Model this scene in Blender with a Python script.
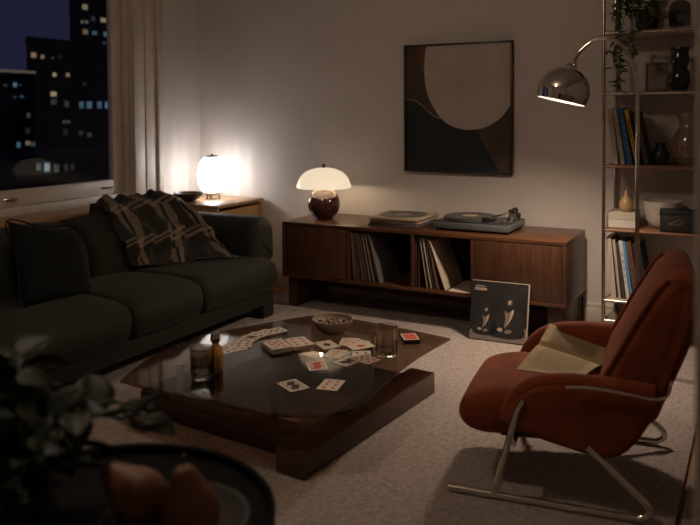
import bpy, bmesh, math, random
from mathutils import Vector, Matrix
random.seed(7)
PI = math.pi
S = bpy.context.scene
for o in list(bpy.data.objects): bpy.data.objects.remove(o)
COL = S.collection

# ------------------------------------------------------------------ camera
YAW, PITCH, ROLL = math.radians(28.5), math.radians(1.5), math.radians(-0.4)
fw = Vector((-math.sin(YAW)*math.cos(PITCH), math.cos(YAW)*math.cos(PITCH), -math.sin(PITCH)))
r0 = Vector((math.cos(YAW), math.sin(YAW), 0)); u0 = r0.cross(fw)
rt = r0*math.cos(ROLL)+u0*math.sin(ROLL); up = -r0*math.sin(ROLL)+u0*math.cos(ROLL)
cd = bpy.data.cameras.new('camera'); cam = bpy.data.objects.new('camera', cd); COL.objects.link(cam)
M = Matrix((rt, up, -fw)).transposed().to_4x4(); M.translation = (0, 0, 1.22); cam.matrix_world = M
cd.sensor_width = 36; cd.lens = 36*760/700; cd.shift_y = -130.5/700; cd.clip_start = .05; cd.clip_end = 500
cd.dof.use_dof = True; cd.dof.focus_distance = 3.5; cd.dof.aperture_fstop = 2.8
S.camera = cam
S.view_settings.view_transform = 'Standard'; S.view_settings.look = 'None'
S.view_settings.gamma = 1; S.view_settings.exposure = 0; S.view_settings.use_curve_mapping = False

# ------------------------------------------------------------------ world: late dusk
w = bpy.data.worlds.new('dusk'); S.world = w; w.use_nodes = True
bg = w.node_tree.nodes['Background']; bg.inputs[0].default_value = (.30, .30, .80, 1); bg.inputs[1].default_value = .05

# lamp strengths (the lamps themselves are built further down)
ARC_W, TABLE_W, LANTERN_L, SHADE_L, FILL_W = 76.0, 8.0, 1.15, .75, 25.0
WARM = (1, .74, .50)

# ------------------------------------------------------------------ materials
MATS = {}
def mat(name, col, rough=.6, metal=0, col2=None, scale=8, stretch=(1,1,1), bump=0, bscale=60, detail=4, sheen=0, coat=0, spec=.5, emit=None, es=0, lo=.35, hi=.65):
    if name in MATS: return MATS[name]
    m = bpy.data.materials.new(name); m.use_nodes = True; nt = m.node_tree; n = nt.nodes; b = n['Principled BSDF']
    c4 = lambda c: (c[0], c[1], c[2], 1)
    b.inputs['Base Color'].default_value = c4(col); b.inputs['Roughness'].default_value = rough; b.inputs['Metallic'].default_value = metal
    b.inputs['Sheen Weight'].default_value = sheen; b.inputs['Sheen Roughness'].default_value = .4; b.inputs['Coat Weight'].default_value = coat
    b.inputs['Specular IOR Level'].default_value = spec
    tc = n.new('ShaderNodeTexCoord'); mp = n.new('ShaderNodeMapping'); mp.inputs['Scale'].default_value = stretch
    nt.links.new(tc.outputs['Object'], mp.inputs[0])
    c2 = col2 if col2 else tuple(x*.86 for x in col)
    nz = n.new('ShaderNodeTexNoise'); nz.inputs['Scale'].default_value = scale; nz.inputs['Detail'].default_value = detail
    nt.links.new(mp.outputs[0], nz.inputs[0])
    rp = n.new('ShaderNodeValToRGB'); rp.color_ramp.elements[0].position = lo; rp.color_ramp.elements[1].position = hi
    rp.color_ramp.elements[0].color = c4(c2); rp.color_ramp.elements[1].color = c4(col)
    nt.links.new(nz.outputs[0], rp.inputs[0]); nt.links.new(rp.outputs[0], b.inputs['Base Color'])
    if bump:
        nb = n.new('ShaderNodeTexNoise'); nb.inputs['Scale'].default_value = bscale; nb.inputs['Detail'].default_value = 3
        nt.links.new(mp.outputs[0], nb.inputs[0])
        bp = n.new('ShaderNodeBump'); bp.inputs['Strength'].default_value = bump; bp.inputs['Distance'].default_value = .01
        nt.links.new(nb.outputs[0], bp.inputs['Height']); nt.links.new(bp.outputs[0], b.inputs['Normal'])
    if emit:
        b.inputs['Emission Color'].default_value = c4(emit); b.inputs['Emission Strength'].default_value = es
    MATS[name] = m; return m
def glass(name, tint=(1,1,1), rough=.0, ior=1.5, gl=1.0):
    """see-through glass: tinted transparency with a fresnel reflection"""
    if name in MATS: return MATS[name]
    m = bpy.data.materials.new(name); m.use_nodes = True; nt = m.node_tree; n = nt.nodes; n.clear()
    out = n.new('ShaderNodeOutputMaterial'); mx = n.new('ShaderNodeMixShader'); tr = n.new('ShaderNodeBsdfTransparent'); g = n.new('ShaderNodeBsdfGlossy')
    lw = n.new('ShaderNodeLayerWeight'); lw.inputs[0].default_value = .5; f0 = ((ior-1)/(ior+1))**2
    pw = n.new('ShaderNodeMath'); pw.operation = 'POWER'; pw.inputs[1].default_value = 5; nt.links.new(lw.outputs['Facing'], pw.inputs[0])
    fr = n.new('ShaderNodeMath'); fr.operation = 'MULTIPLY_ADD'; fr.inputs[1].default_value = 1-f0; fr.inputs[2].default_value = f0; nt.links.new(pw.outputs[0], fr.inputs[0])
    tr.inputs[0].default_value = (*tint, 1); g.inputs['Roughness'].default_value = rough; g.inputs[0].default_value = (gl, gl, gl, 1)
    nt.links.new(fr.outputs[0], mx.inputs[0]); nt.links.new(tr.outputs[0], mx.inputs[1]); nt.links.new(g.outputs[0], mx.inputs[2]); nt.links.new(mx.outputs[0], out.inputs[0])
    MATS[name] = m; return m
def emis(name, col, s):
    return mat(name, (.05, .05, .05), .3, emit=col, es=s)

wall_m = mat('plaster', (.59, .535, .495), .85, col2=(.54, .485, .445), scale=1.6, bump=.12, bscale=35, detail=6)
trim_m = mat('painted_trim', (.56, .49, .42), .5, bump=.03)
ceil_m = mat('ceiling_paint', (.55, .50, .45), .9)
floor_m = mat('oak_floor', (.36, .20, .085), .45, col2=(.22, .11, .045), scale=6, stretch=(8, 1, 1), bump=.05)
rug_m = mat('wool_rug', (.83, .72, .66), .95, col2=(.58, .495, .445), scale=55, bump=.9, bscale=170, sheen=.3)
velvet = mat('green_velvet', (.0120, .0132, .0040), .8, col2=(.0078, .0088, .0026), scale=7, sheen=.06, bump=.08, bscale=220)
navy_f = mat('dark_cushion_cloth', (.006, .0075, .0075), .9, sheen=.03, spec=.2, bump=.15, bscale=300)
rust = mat('rust_velvet', (.235, .056, .018), .85, col2=(.165, .036, .011), scale=9, spec=.2, sheen=.06, bump=.08, bscale=250)
chrome = mat('chrome', (.80, .75, .69), .07, 1, spec=.5)
steel = mat('dull_chrome', (.52, .47, .42), .27, 1)
walnut = mat('walnut', (.105, .040, .016), .38, col2=(.052, .018, .007), scale=5, stretch=(1.2, 6, 14), bump=.03, coat=.15)
walnut_v = mat('walnut_upright', (.080, .030, .012), .45, col2=(.044, .0155, .006), scale=5, stretch=(12, 6, 1.2), bump=.03, coat=.1)
darkwood = mat('dark_table_wood', (.070, .026, .013), .38, col2=(.036, .013, .007), scale=4, stretch=(4, 4, 20), coat=.2)
oak = mat('golden_oak', (.42, .25, .11), .45, col2=(.32, .175, .07), scale=5, stretch=(12, 2, 12))
black_gl = mat('black_gloss', (.012, .011, .011), .16, coat=.3)
black_mt = mat('black_matt', (.016, .015, .014), .6)
vinyl = mat('vinyl', (.02, .019, .019), .25)
paper = mat('paper', (.66, .60, .50), .8)
page_m = mat('book_page', (.82, .68, .45), .85, col2=(.76, .62, .40), scale=14)
ink = mat('ink', (.33, .26, .17), .9)
leaf_m = mat('leaf', (.017, .025, .010), .5, col2=(.010, .016, .006), scale=12, spec=.2)
leaf_p = mat('leaf_pale', (.036, .045, .020), .5, col2=(.022, .03, .012), scale=12, spec=.2)
vine_m = mat('vine_leaf', (.06, .075, .025), .5, col2=(.035, .05, .015), scale=20)
soil = mat('soil', (.03, .02, .014), .95)
black_print = mat('black_print', (.02, .018, .018), .7); red_print = mat('red_print', (.42, .06, .04), .7)

# ------------------------------------------------------------------ mesh helpers
def BM(): return bmesh.new()
def box(bm, c, s, bev=0, seg=2, rot=None):
    r = bmesh.ops.create_cube(bm, size=1)
    vs = r['verts']
    for v in vs: v.co = Vector((v.co.x*s[0], v.co.y*s[1], v.co.z*s[2]))
    if bev:
        es = list({e for v in vs for e in v.link_edges})
        q = bmesh.ops.bevel(bm, geom=es, offset=min(bev, min(s)*.49), segments=seg, profile=.5, affect='EDGES')
        vs = list({v for f in q['faces'] for v in f.verts} | {v for v in vs if v.is_valid})
    mt = Matrix.Translation(c) @ (rot.to_4x4() if rot else Matrix())
    for v in vs: v.co = mt @ v.co
    return bm
def bx(x0, x1, y0, y1, z0, z1, bev=0, seg=2, bm=None):
    return box(bm or BM(), ((x0+x1)/2, (y0+y1)/2, (z0+z1)/2), (x1-x0, y1-y0, z1-z0), bev, seg)
def lathe(prof, seg=32, c=(0, 0, 0), bm=None, mod=None):
    bm = bm or BM(); rings = []
    for i, (r, z) in enumerate(prof):
        if r < 1e-6: rings.append([bm.verts.new((c[0], c[1], c[2]+z))]); continue
        ring = []
        for k in range(seg):
            a = 2*PI*k/seg; rr = r*(mod(a, i) if mod else 1)
            ring.append(bm.verts.new((c[0]+rr*math.cos(a), c[1]+rr*math.sin(a), c[2]+z)))
        rings.append(ring)
    for A, B in zip(rings, rings[1:]):
        if len(A) == 1 and len(B) == 1: continue
        for k in range(seg):
            k2 = (k+1) % seg
            if len(A) == 1: bm.faces.new((A[0], B[k2], B[k]))
            elif len(B) == 1: bm.faces.new((A[k], A[k2], B[0]))
            else: bm.faces.new((A[k], A[k2], B[k2], B[k]))
    return bm
def cr(pts, n=6, closed=False):
    P = [Vector(p) for p in pts]; N = len(P); out = []
    rng = range(N) if closed else range(N-1)
    for i in rng:
        g = lambda j: P[j % N] if closed else P[max(0, min(N-1, j))]
        a, b, c, d = g(i-1), g(i), g(i+1), g(i+2)
        for k in range(n):
            t = k/n
            out.append(.5*((2*b)+(-a+c)*t+(2*a-5*b+4*c-d)*t*t+(-a+3*b-3*c+d)*t**3))
    if not closed: out.append(P[-1])
    return out
def tube(pts, r, seg=10, bm=None, closed=False):
    bm = bm or BM(); P = [Vector(p) for p in pts]; N = len(P); rings = []; nrm = None
    for i in range(N):
        if closed: t = (P[(i+1) % N]-P[i-1]).normalized()
        else: t = (P[min(N-1, i+1)]-P[max(0, i-1)]).normalized()
        if nrm is None:
            nrm = t.cross(Vector((0, 0, 1)))
            if nrm.length < .1: nrm = t.cross(Vector((1, 0, 0)))
        nrm = (nrm-t*nrm.dot(t)).normalized(); b = t.cross(nrm)
        rr = r[i] if isinstance(r, (list, tuple)) else r
        rings.append([bm.verts.new(P[i]+(nrm*math.cos(2*PI*k/seg)+b*math.sin(2*PI*k/seg))*rr) for k in range(seg)])
    pr = list(zip(rings, rings[1:]))+([(rings[-1], rings[0])] if closed else [])
    for A, B in pr:
        for k in range(seg): bm.faces.new((A[k], A[(k+1) % seg], B[(k+1) % seg], B[k]))
    if not closed: bm.faces.new(rings[0][::-1]); bm.faces.new(rings[-1])
    return bm
def loft(outline, v0, v1, r, fn, n=5, bm=None, bulge=0):
    """extrude a closed 2-D outline from v0 to v1 with rounded ends; fn(u,w,v) -> xyz"""
    bm = bm or BM(); O = [Vector((p[0], p[1])) for p in outline]; N = len(O)
    area = sum(O[i].x*O[(i+1) % N].y-O[(i+1) % N].x*O[i].y for i in range(N)); sg = 1 if area > 0 else -1
    nr = []
    for i in range(N):
        t = (O[(i+1) % N]-O[i-1]).normalized(); nr.append(Vector((-t.y, t.x))*sg)   # inward
    st = []
    for k in range(n+1):
        a = PI/2*k/n; st.append((v0+r*(1-math.sin(a)), r*(1-math.cos(a))))
    st = st[::-1]; st = [(v0+r-r*math.cos(PI/2*k/n), r*(1-math.sin(PI/2*k/n))) for k in range(n+1)]
    mid = [(v0+(v1-v0)*k/5, 0) for k in range(1, 5) if r*1.05 < (v1-v0)*k/5 < (v1-v0)-r*1.05]
    st = st+mid+[(v1-(a-v0), d) for a, d in st[::-1]]
    rings = []
    for v, d in st:
        q = 1-((v-(v0+v1)/2)/((v1-v0)/2))**2
        rings.append([bm.verts.new(fn(*(O[i]+nr[i]*(d-bulge*q)), v)) for i in range(N)])
    for A, B in zip(rings, rings[1:]):
        for k in range(N): bm.faces.new((A[k], A[(k+1) % N], B[(k+1) % N], B[k]))
    bm.faces.new(rings[0][::-1]); bm.faces.new(rings[-1])
    return bm
def prism(pts, z0, z1, bm=None, bev=0):
    bm = bm or BM()
    a = [bm.verts.new((p[0], p[1], z0)) for p in pts]; b = [bm.verts.new((p[0], p[1], z1)) for p in pts]; N = len(pts)
    bm.faces.new(a[::-1]); bm.faces.new(b)
    for k in range(N): bm.faces.new((a[k], a[(k+1) % N], b[(k+1) % N], b[k]))
    return bm
def grid(fn, nu, nv, thick=0, uv=False):
    bm = BM(); g = [[bm.verts.new(fn(i/nu, j/nv)) for j in range(nv+1)] for i in range(nu+1)]
    lay = bm.loops.layers.uv.new('UVMap') if uv else None
    for i in range(nu):
        for j in range(nv):
            f = bm.faces.new((g[i][j], g[i+1][j], g[i+1][j+1], g[i][j+1]))
            if uv:
                for l, (a, b) in zip(f.loops, ((i, j), (i+1, j), (i+1, j+1), (i, j+1))): l[lay].uv = (a/nu, b/nv)
    if thick: bmesh.ops.solidify(bm, geom=bm.faces[:], thickness=thick)
    return bm
def xf(bm, m):
    for v in bm.verts: v.co = m @ v.co
    return bm

# ------------------------------------------------------------------ object helpers
def mesh_of(name, bm, m, sharp=38):
    bmesh.ops.recalc_face_normals(bm, faces=bm.faces[:])
    me = bpy.data.meshes.new(name); bm.to_mesh(me); bm.free(); me.materials.append(m)
    for p in me.polygons: p.use_smooth = True
    me.set_sharp_from_angle(angle=math.radians(sharp)); return me
def tag(o, label=None, cat=None, group=None, kind=None):
    if label: o['label'] = label
    if cat: o['category'] = cat
    if group: o['group'] = group
    if kind: o['kind'] = kind
    return o
def thing(name, label, cat, loc=(0, 0, 0), rot=(0, 0, 0), group=None):
    o = bpy.data.objects.new(name, None); o.empty_display_size = .1; COL.objects.link(o)
    o.location = loc; o.rotation_euler = rot; return tag(o, label, cat, group)
def part(name, bm, m, parent=None, label=None, world=False, sharp=38):
    """mesh object; world=True: mesh was drawn in room coordinates, parent is unrotated"""
    if world and parent is not None:
        off = parent.location.copy(); p = parent.parent
        while p is not None: off += p.location; p = p.parent
        for v in bm.verts: v.co -= off
    o = bpy.data.objects.new(name, mesh_of(name, bm, m, sharp)); COL.objects.link(o)
    if parent is not None: o.parent = parent
    if label: o['label'] = label
    return o
def single(name, bm, m, label, cat, loc=(0, 0, 0), rot=(0, 0, 0), group=None, sharp=38):
    o = part(name, bm, m, sharp=sharp); o.location = loc; o.rotation_euler = rot; return tag(o, label, cat, group)
def struct(name, bm, m, label=None):
    o = part(name, bm, m); o['kind'] = 'structure'
    if label: o['label'] = label
    return o
def link_copy(me, name, parent, loc=(0, 0, 0), rot=(0, 0, 0), sc=1):
    o = bpy.data.objects.new(name, me); COL.objects.link(o); o.parent = parent; o.location = loc; o.rotation_euler = rot; o.scale = (sc,)*3 if not hasattr(sc, '__len__') else sc
    return o

# ================================================================== ROOM
XL, XR, YF, YB, ZC, ZF = -3.73, 1.5, -1.2, 4.5, 2.6, -.015
struct('floor', bx(XL-.3, XR+.2, YF-.2, YB+.2, ZF-.12, ZF), floor_m)
struct('ceiling', bx(XL-.3, XR+.2, YF-.2, YB+.2, ZC, ZC+.1), ceil_m)
struct('wall_back', bx(XL-.3, XR+.2, YB, YB+.15, ZF, ZC), wall_m)
struct('wall_right', bx(XR, XR+.15, YF, YB, ZF, ZC), wall_m)
struct('wall_front', bx(XL-.3, XR+.2, YF-.15, YF, ZF, ZC), wall_m)
WY0, WY1, WZ0, WZ1 = 1.62, 3.80, .64, 2.30        # window opening in the left wall
b = BM(); bx(XL-.142, XL, YF, WY0, ZF, ZC, bm=b); bx(XL-.142, XL, WY1, YB, ZF, ZC, bm=b); bx(XL-.142, XL, WY0, WY1, ZF, WZ0, bm=b); bx(XL-.142, XL, WY0, WY1, WZ1, ZC, bm=b)
struct('wall_left', b, wall_m)
b = BM(); bx(XL, XR, YB-.018, YB, ZF, .085, .004, bm=b); bx(XL, XR, YB-.012, YB, .085, .11, .004, bm=b); struct('baseboard_back', b, trim_m)
b = BM(); bx(XL, XL+.018, YF, YB-.02, ZF, .09, .004, bm=b); struct('baseboard_left', b, trim_m)
# window
win = bpy.data.objects.new('window_1', None); COL.objects.link(win); win.location = (XL, 2.7, WZ0); win['kind'] = 'structure'
def wp(n, x0, x1, y0, y1, z0, z1, bev=.006, m=trim_m, par=win): return part(n, bx(x0, x1, y0, y1, z0, z1, bev), m, par, world=True)
wp('window_frame', XL-.14, XL-.02, WY1-.035, WY1, WZ0, WZ1); wp('window_frame', XL-.14, XL-.02, WY0, WY0+.04, WZ0, WZ1)
wp('window_frame', XL-.14, XL-.02, WY0+.04, WY1-.035, WZ1-.04, WZ1); wp('window_frame', XL-.14, XL-.02, WY0+.04, WY1-.035, WZ0, WZ0+.05)
wp('mullion', XL-.14, XL-.02, 2.62, 2.70, WZ0+.05, WZ1-.04)
for a, c in ((2.705, 3.76), (1.665, 2.615)):
    s0 = thing('sash', None, None, ((XL-.075), (a+c)/2, .69)); s0.parent = win; s0.location = Vector((XL-.075, (a+c)/2, .69))-win.location
    for args in ((a, a+.065, .69, 2.26), (c-.085, c, .69, 2.26)):
        part('stile', bx(-.025, .025, args[0]-(a+c)/2, args[1]-(a+c)/2, 0, 1.57, .008), trim_m, s0)
    part('bottom_rail', bx(-.025, .025, a+.065-(a+c)/2, c-.085-(a+c)/2, 0, .095, .008), trim_m, s0)
    part('top_rail', bx(-.025, .025, a+.065-(a+c)/2, c-.085-(a+c)/2, 1.50, 1.57, .008), trim_m, s0)
    part('pane', bx(-.003, .003, a+.06-(a+c)/2, c-.08-(a+c)/2, .09, 1.505), glass('window_glass', (.92, .93, .93), gl=.22), s0)
    for f in (.17, .86):
        yy = a+(c-a)*f-(a+c)/2
        part('sash_lift', tube([(.026, yy-.045, .045)]+[(.026+.02*math.sin(PI*k/6), yy-.045+.09*k/6, .045) for k in range(1, 6)]+[(.026, yy+.045, .045)], .007, 8), steel, s0)
# casing boards round the window, stepped as the photo shows
for n, (y0, y1, d) in enumerate(((WY1, 3.90, .022), (3.90, 4.00, .030), (4.00, 4.035, .050), (4.035, 4.07, .034))):
    struct('trim_%d' % (n+1), bx(XL, XL+d, y0, y1, .645, 2.45, .006), trim_m)
struct('trim_5', bx(XL, XL+.03, WY0-.12, WY1, WZ1, 2.45, .006), trim_m)
struct('trim_6', bx(XL, XL+.03, WY0-.12, WY0, .645, WZ1, .006), trim_m)
# jamb of the opening the picture was taken through
b = BM(); bx(-.069, .10, .98, 1.10, ZF, 2.35, .008, bm=b); bx(-.052, .10, .962, .985, ZF, 2.35, .006, bm=b); struct('trim_7', b, trim_m, 'pale painted doorway jamb at the picture edge')
# window ledge board
ld = single('window_ledge', bx(XL+.001, -3.50, 1.2, 3.94, .608, .642, .006), oak, 'golden wooden ledge board running under the window behind the sofa', 'window sill'); 

# added fill light: an unseen pendant over the near half of the room
def lamp(kind, name, loc, energy, col, parent=None, **k):
    l = bpy.data.lights.new(name, kind); l.energy = energy; l.color = col
    for a, v in k.items(): setattr(l, a, v)
    o = bpy.data.objects.new(name, l); COL.objects.link(o); o.location = loc
    if parent: o.parent = parent
    return o
cl_ = thing('fill_pendant', 'opal globe pendant added out of view as fill light before the coffee table', 'lamp', (-1.70, 1.48, ZC))
part('ceiling_rose', lathe([(0, 0), (.05, 0), (.05, -.02), (.01, -.03), (0, -.03)], 24), black_mt, cl_); part('cord', tube([(0, 0, -.02), (0, 0, -.14)], .003, 6), black_mt, cl_)
part('globe_cap', lathe([(0, -.13), (.03, -.13), (.035, -.15), (0, -.15)], 24), steel, cl_)
part('fill_globe', lathe([(.10*math.sin(PI*k/16), -.245+.10*math.cos(PI*k/16)) for k in range(17)], 32), emis('fill_globe', (1, .78, .58), FILL_W/(4*PI*PI*.01)), cl_, sharp=180)

# ------------------------------------------------------------------ rug
b = grid(lambda i, j: (-2.87+2.65*i, .1+4.32*j, random.uniform(-.0035, 0)), 150, 226)
bmesh.ops.solidify(b, geom=b.faces[:], thickness=.0105)
rug = single('rug', b, rug_m, 'large cream shaggy wool rug under the table and armchair', 'rug')

b = grid(lambda i, j: (-.205+1.3*i, .1+4.32*j, random.uniform(-.0035, 0)), 72, 226)
bmesh.ops.solidify(b, geom=b.faces[:], thickness=.0105)
single('rug', b, rug_m, 'second cream shaggy rug butted against the large rug behind the armchair', 'rug')

# ================================================================== CITY outside
bmat = mat('far_facade', (.018, .018, .02), .9, col2=(.012, .012, .014), scale=.3)
WC = {'w': (1, .78, .45), 'p': (.75, .75, .70), 'd': (.55, .55, .50), 't': (.35, .75, .85), 'b': (.30, .62, .95), 'r': (1, .62, .40), 'c': (.65, .90, .95)}
def building(name, label, x, y0, y1, top, depth, wins, extra=None, frames=True):
    t = thing(name, label, 'building', (x, (y0+y1)/2, -30), group=None)
    k_ = 1+depth/abs(x)
    foot = lambda e: [(x+e, y0-e), (x+e, y1+e), (x*k_-e, y1*k_+e), (x*k_-e, y0*k_-e)]
    part('wall', prism(foot(0), -30, top), bmat, t, world=True)
    part('parapet', prism(foot(.2), top, top+.5), bmat, t, world=True)
    for (y, z, ww, hh, c, s) in wins:
        f = part('window', bx(x, x+.12, y-ww/2-.1, y+ww/2+.1, z-hh/2-.1, z+hh/2+.1), bmat, t, world=True)
        part('pane', bx(x+.1, x+.15, y-ww*.42, y+ww*.42, z-hh*.42, z+hh*.42), emis('lit_%s_%d' % (c, round(s*100)), WC[c], s*.42), f, world=True)
    return t
building('tower_block', 'tallest dark tower block with warm and blue lit windows beyond the window', -130, 114.4, 140, 45, 12,
 [(118.6,24.5,1.7,1.3,'w',.5),(117.8,21.2,.8,.7,'w',.35),(119.0,21.3,.8,.7,'p',.4),(120.9,22.2,1.1,1.3,'d',.12),(123.8,22.2,1.8,1.1,'w',.6),(118.6,19.1,1.7,1.3,'w',.3),(121.2,19.1,1.7,.9,'t',.3),(124.4,19.1,1.2,1.3,'t',.35),(124.0,17.1,1.2,.7,'t',.12),(117.2,3.2,1.4,1.7,'b',.35),(119.4,3.2,1.7,1.8,'b',.4),(122.3,3.2,1.5,1.8,'b',.35),(124.6,3.2,1.5,1.8,'b',.5),(118.1,7.7,.8,.7,'d',.12),(116.8,-2.9,1.6,1.1,'d',.1),(119.3,-3.4,1.7,1.1,'d',.12),(117.2,-7.5,1.4,.7,'d',.08),(119.5,-7.6,1.4,.7,'d',.08)])
building('office_block', 'flat-roofed dark office block with few warm lit windows beside the tower', -120, 95.5, 107.5, 15.2, 8,
 [(97.0,12.3,1.3,1.1,'r',.6),(99.0,12.1,.9,.8,'w',.45),(101.3,12.0,.7,.4,'t',.15),(103.2,12.3,1.0,.8,'d',.04),(101.7,8.8,.9,.8,'w',.9),(104.9,8.9,1.0,.8,'r',.6),(101.4,5.1,1.6,1.0,'w',.8),(101.4,3.6,1.6,1.3,'d',.14),(104.5,3.2,1.2,1.4,'d',.15),(103.9,-.3,.7,.6,'p',.25),(104.9,-.3,.7,.6,'p',.25),(104.1,-2.3,1.2,1.6,'d',.05)])
tC = building('low_building', 'lower dark building with a pale lit roof edge and blue windows', -95, 55, 77.0, 7.0, 8,
 [(71.9,5.4,.7,.3,'b',.2),(73.5,5.5,.7,.7,'b',.6),(74.4,5.5,.3,.3,'b',.2),(73.4,3.7,.7,.4,'b',.12),(74.6,3.8,.7,.4,'b',.25),(75.7,1.1,.7,.9,'p',.15),(75.5,-1.2,.9,1.0,'d',.06),(73.9,-3.2,.7,.9,'b',.45),(75.5,-3.0,.9,.7,'w',.4),(76.4,-3.2,.9,.7,'t',.2)])
part('glowing_cornice', bx(-94.9, -94.6, 56, 76.9, 7.25, 7.6), emis('roof_edge_glow', (1, .75, .55), .10), tC, world=True)  # pale cornice; the light on it is built in as emission
building('street_block', 'lowest dark block with a row of pale windows beyond the sash', -75, 50, 74, -4.1, 12,
 [(61.0,-4.95,.8,1.0,'p',.25),(62.2,-5.1,.9,1.2,'c',.7),(63.6,-5.3,.9,1.1,'d',.2),(65.0,-5.3,.6,1.0,'d',.1),(66.0,-5.3,.5,.9,'d',.1)])

# ================================================================== SOFA
sofa = thing('sofa', 'long dark green velvet sofa with rounded arm under the window', 'sofa', (-3.0, 2.5, 0))
along_y = lambda u, w_, v: (u, v, w_)
def sp(n, outline, v0, v1, r, bulge=0, m=velvet, n_=6): return part(n, loft([p[:2] for p in cr([(a, c, 0) for a, c in outline], 5, True)], v0, v1, r, along_y, bulge=bulge), m, sofa, world=True, sharp=70)
SEAT = [(-2.53, .20), (-2.512, .25), (-2.515, .30), (-2.55, .345), (-2.65, .365), (-2.85, .370), (-3.08, .355), (-3.12, .30), (-3.12, .21), (-3.08, .185), (-2.8, .18), (-2.58, .18)]
ys = [1.18, 1.87, 2.56, 3.062, 3.738]
for a, c in zip(ys, ys[1:]): sp('seat_cushion', SEAT, a+.004, c-.004, .035, .006)
BACK = [(-3.06, .34), (-3.065, .45), (-3.09, .54), (-3.15, .605), (-3.25, .640), (-3.35, .645), (-3.43, .615), (-3.46, .55), (-3.46, .40), (-3.45, .30), (-3.30, .27), (-3.12, .29)]
for a, c in ((1.40, 2.14), (2.14, 2.84), (2.84, 3.66)): sp('back_cushion', BACK, a+.005, c-.005, .07, .008)
ARM = [(3.645, .35), (3.635, .45), (3.645, .53), (3.69, .58), (3.76, .595), (3.83, .575), (3.865, .52), (3.87, .43), (3.865, .33), (3.80, .30), (3.70, .30)]
arm_o = [p[:2] for p in cr([(a, c, 0) for a, c in ARM], 5, True)]
part('arm', loft(arm_o, -3.46, -2.62, .06, lambda u, w_, v: (v, u, w_)), velvet, sofa, world=True, sharp=70)
part('arm', loft([(2.5*2-u+.02-.02, q) for u, q in [(a+0.0, c) for a, c in arm_o]], -3.46, -2.62, .06, lambda u, w_, v: (v, u, w_)), velvet, sofa, world=True, sharp=70)
part('base_rail', bx(-2.62, -2.565, 1.25, 3.70, .085, .185, .012), velvet, sofa, world=True)
part('base_panel', bx(-3.44, -2.62, 1.20, 3.80, .075, .30, .02), velvet, sofa, world=True)
for yy in (1.27, 3.725):
    for xx in (-2.63, -3.40): part('leg', bx(xx-.05, xx+.05, yy-.055, yy+.055, .001, .15, .012), velvet, sofa, world=True)

# cushion leaning on the sofa back
def cushion_bm(sz, th):
    bm = BM(); N = 16; top = []; bot = []
    for sgn, L in ((1, top), (-1, bot)):
        for i in range(N+1):
            row = []
            for j in range(N+1):
                a, c = 2*i/N-1, 2*j/N-1
                k = max(0, (1-a**4)*(1-c**4))**.5; pin = 1-.06*(1-abs(a)**3)*abs(c)-.06*(1-abs(c)**3)*abs(a)
                edge = i in (0, N) or j in (0, N)
                row.append(bm.verts.new((a*sz*pin, c*sz*pin, sgn*th*k)) if not (edge and sgn < 0) else top[i][j])
            L.append(row)
        for i in range(N):
            for j in range(N):
                q = [L[i][j], L[i+1][j], L[i+1][j+1], L[i][j+1]]
                if sgn < 0: q = q[::-1]
                bm.faces.new(q)
    return bm
cu = thing('cushion', 'square dark blue-black cushion leaning on the sofa back', 'cushion', (-2.93, 2.45, .515), (0, 0, 0))
Rm = Matrix.Rotation(math.radians(8), 4, 'Z') @ Matrix.Rotation(math.radians(62), 4, 'Y') @ Matrix.Rotation(math.radians(-14), 4, 'Z')
cu.rotation_euler = Rm.to_euler()
part('cover', cushion_bm(.205, .065), navy_f, cu, sharp=180)
part('piping', tube(cr([(a*.205, c*.205, 0) for a, c in ((-1, -1), (0, -.94), (1, -1), (.94, 0), (1, 1), (0, .94), (-1, 1), (-.94, 0))], 6, True), .004, 6, closed=True), navy_f, cu)

# plaid throw
m = bpy.data.materials.new('plaid_wool'); m.use_nodes = True; MATS['plaid'] = m; nt = m.node_tree; n = nt.nodes; bs = n['Principled BSDF']; bs.inputs['Roughness'].default_value = .95; bs.inputs['Sheen Weight'].default_value = .2
uvn = n.new('ShaderNodeUVMap'); sx = n.new('ShaderNodeSeparateXYZ'); nt.links.new(uvn.outputs[0], sx.inputs[0])
def math_n(op, a, b_=None, c=None):
    q = n.new('ShaderNodeMath'); q.operation = op
    for i, v in enumerate((a, b_, c)):
        if v is None: continue
        if isinstance(v, (int, float)): q.inputs[i].default_value = v
        else: nt.links.new(v, q.inputs[i])
    return q.outputs[0]
def band(src, freq, lo, hi, ph=0):
    f = math_n('FRACT', math_n('ADD', math_n('MULTIPLY', src, freq), ph)); return math_n('MULTIPLY', math_n('GREATER_THAN', f, lo), math_n('LESS_THAN', f, hi))
U, V = sx.outputs[0], sx.outputs[1]
light = math_n('ADD', math_n('ADD', band(U, 2.6, .36, .47), band(U, 2.6, .53, .64)), math_n('ADD', band(V, 3.4, .38, .48), band(V, 3.4, .54, .64)))
dark = math_n('ADD', band(U, 3, .80, 1.0), band(V, 4.0, .80, 1.0))
nz = n.new('ShaderNodeTexNoise'); nz.inputs['Scale'].default_value = 90; tcn = n.new('ShaderNodeTexCoord'); nt.links.new(tcn.outputs['Object'], nz.inputs[0])
def mixc(f, a, b_):
    q = n.new('ShaderNodeMix'); q.data_type = 'RGBA'; nt.links.new(f, q.inputs[0])
    for i, v in ((6, a), (7, b_)):
        if isinstance(v, tuple): q.inputs[i].default_value = (*v, 1)
        else: nt.links.new(v, q.inputs[i])
    return q.outputs[2]
c1 = mixc(math_n('MULTIPLY', dark, .5), (.060, .050, .043), (.016, .018, .020))
c2 = mixc(math_n('MINIMUM', math_n('MULTIPLY', light, math_n('MULTIPLY', nz.outputs[0], 1.15)), 1.0), c1, (.55, .43, .33))
nt.links.new(c2, bs.inputs['Base Color'])
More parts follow.
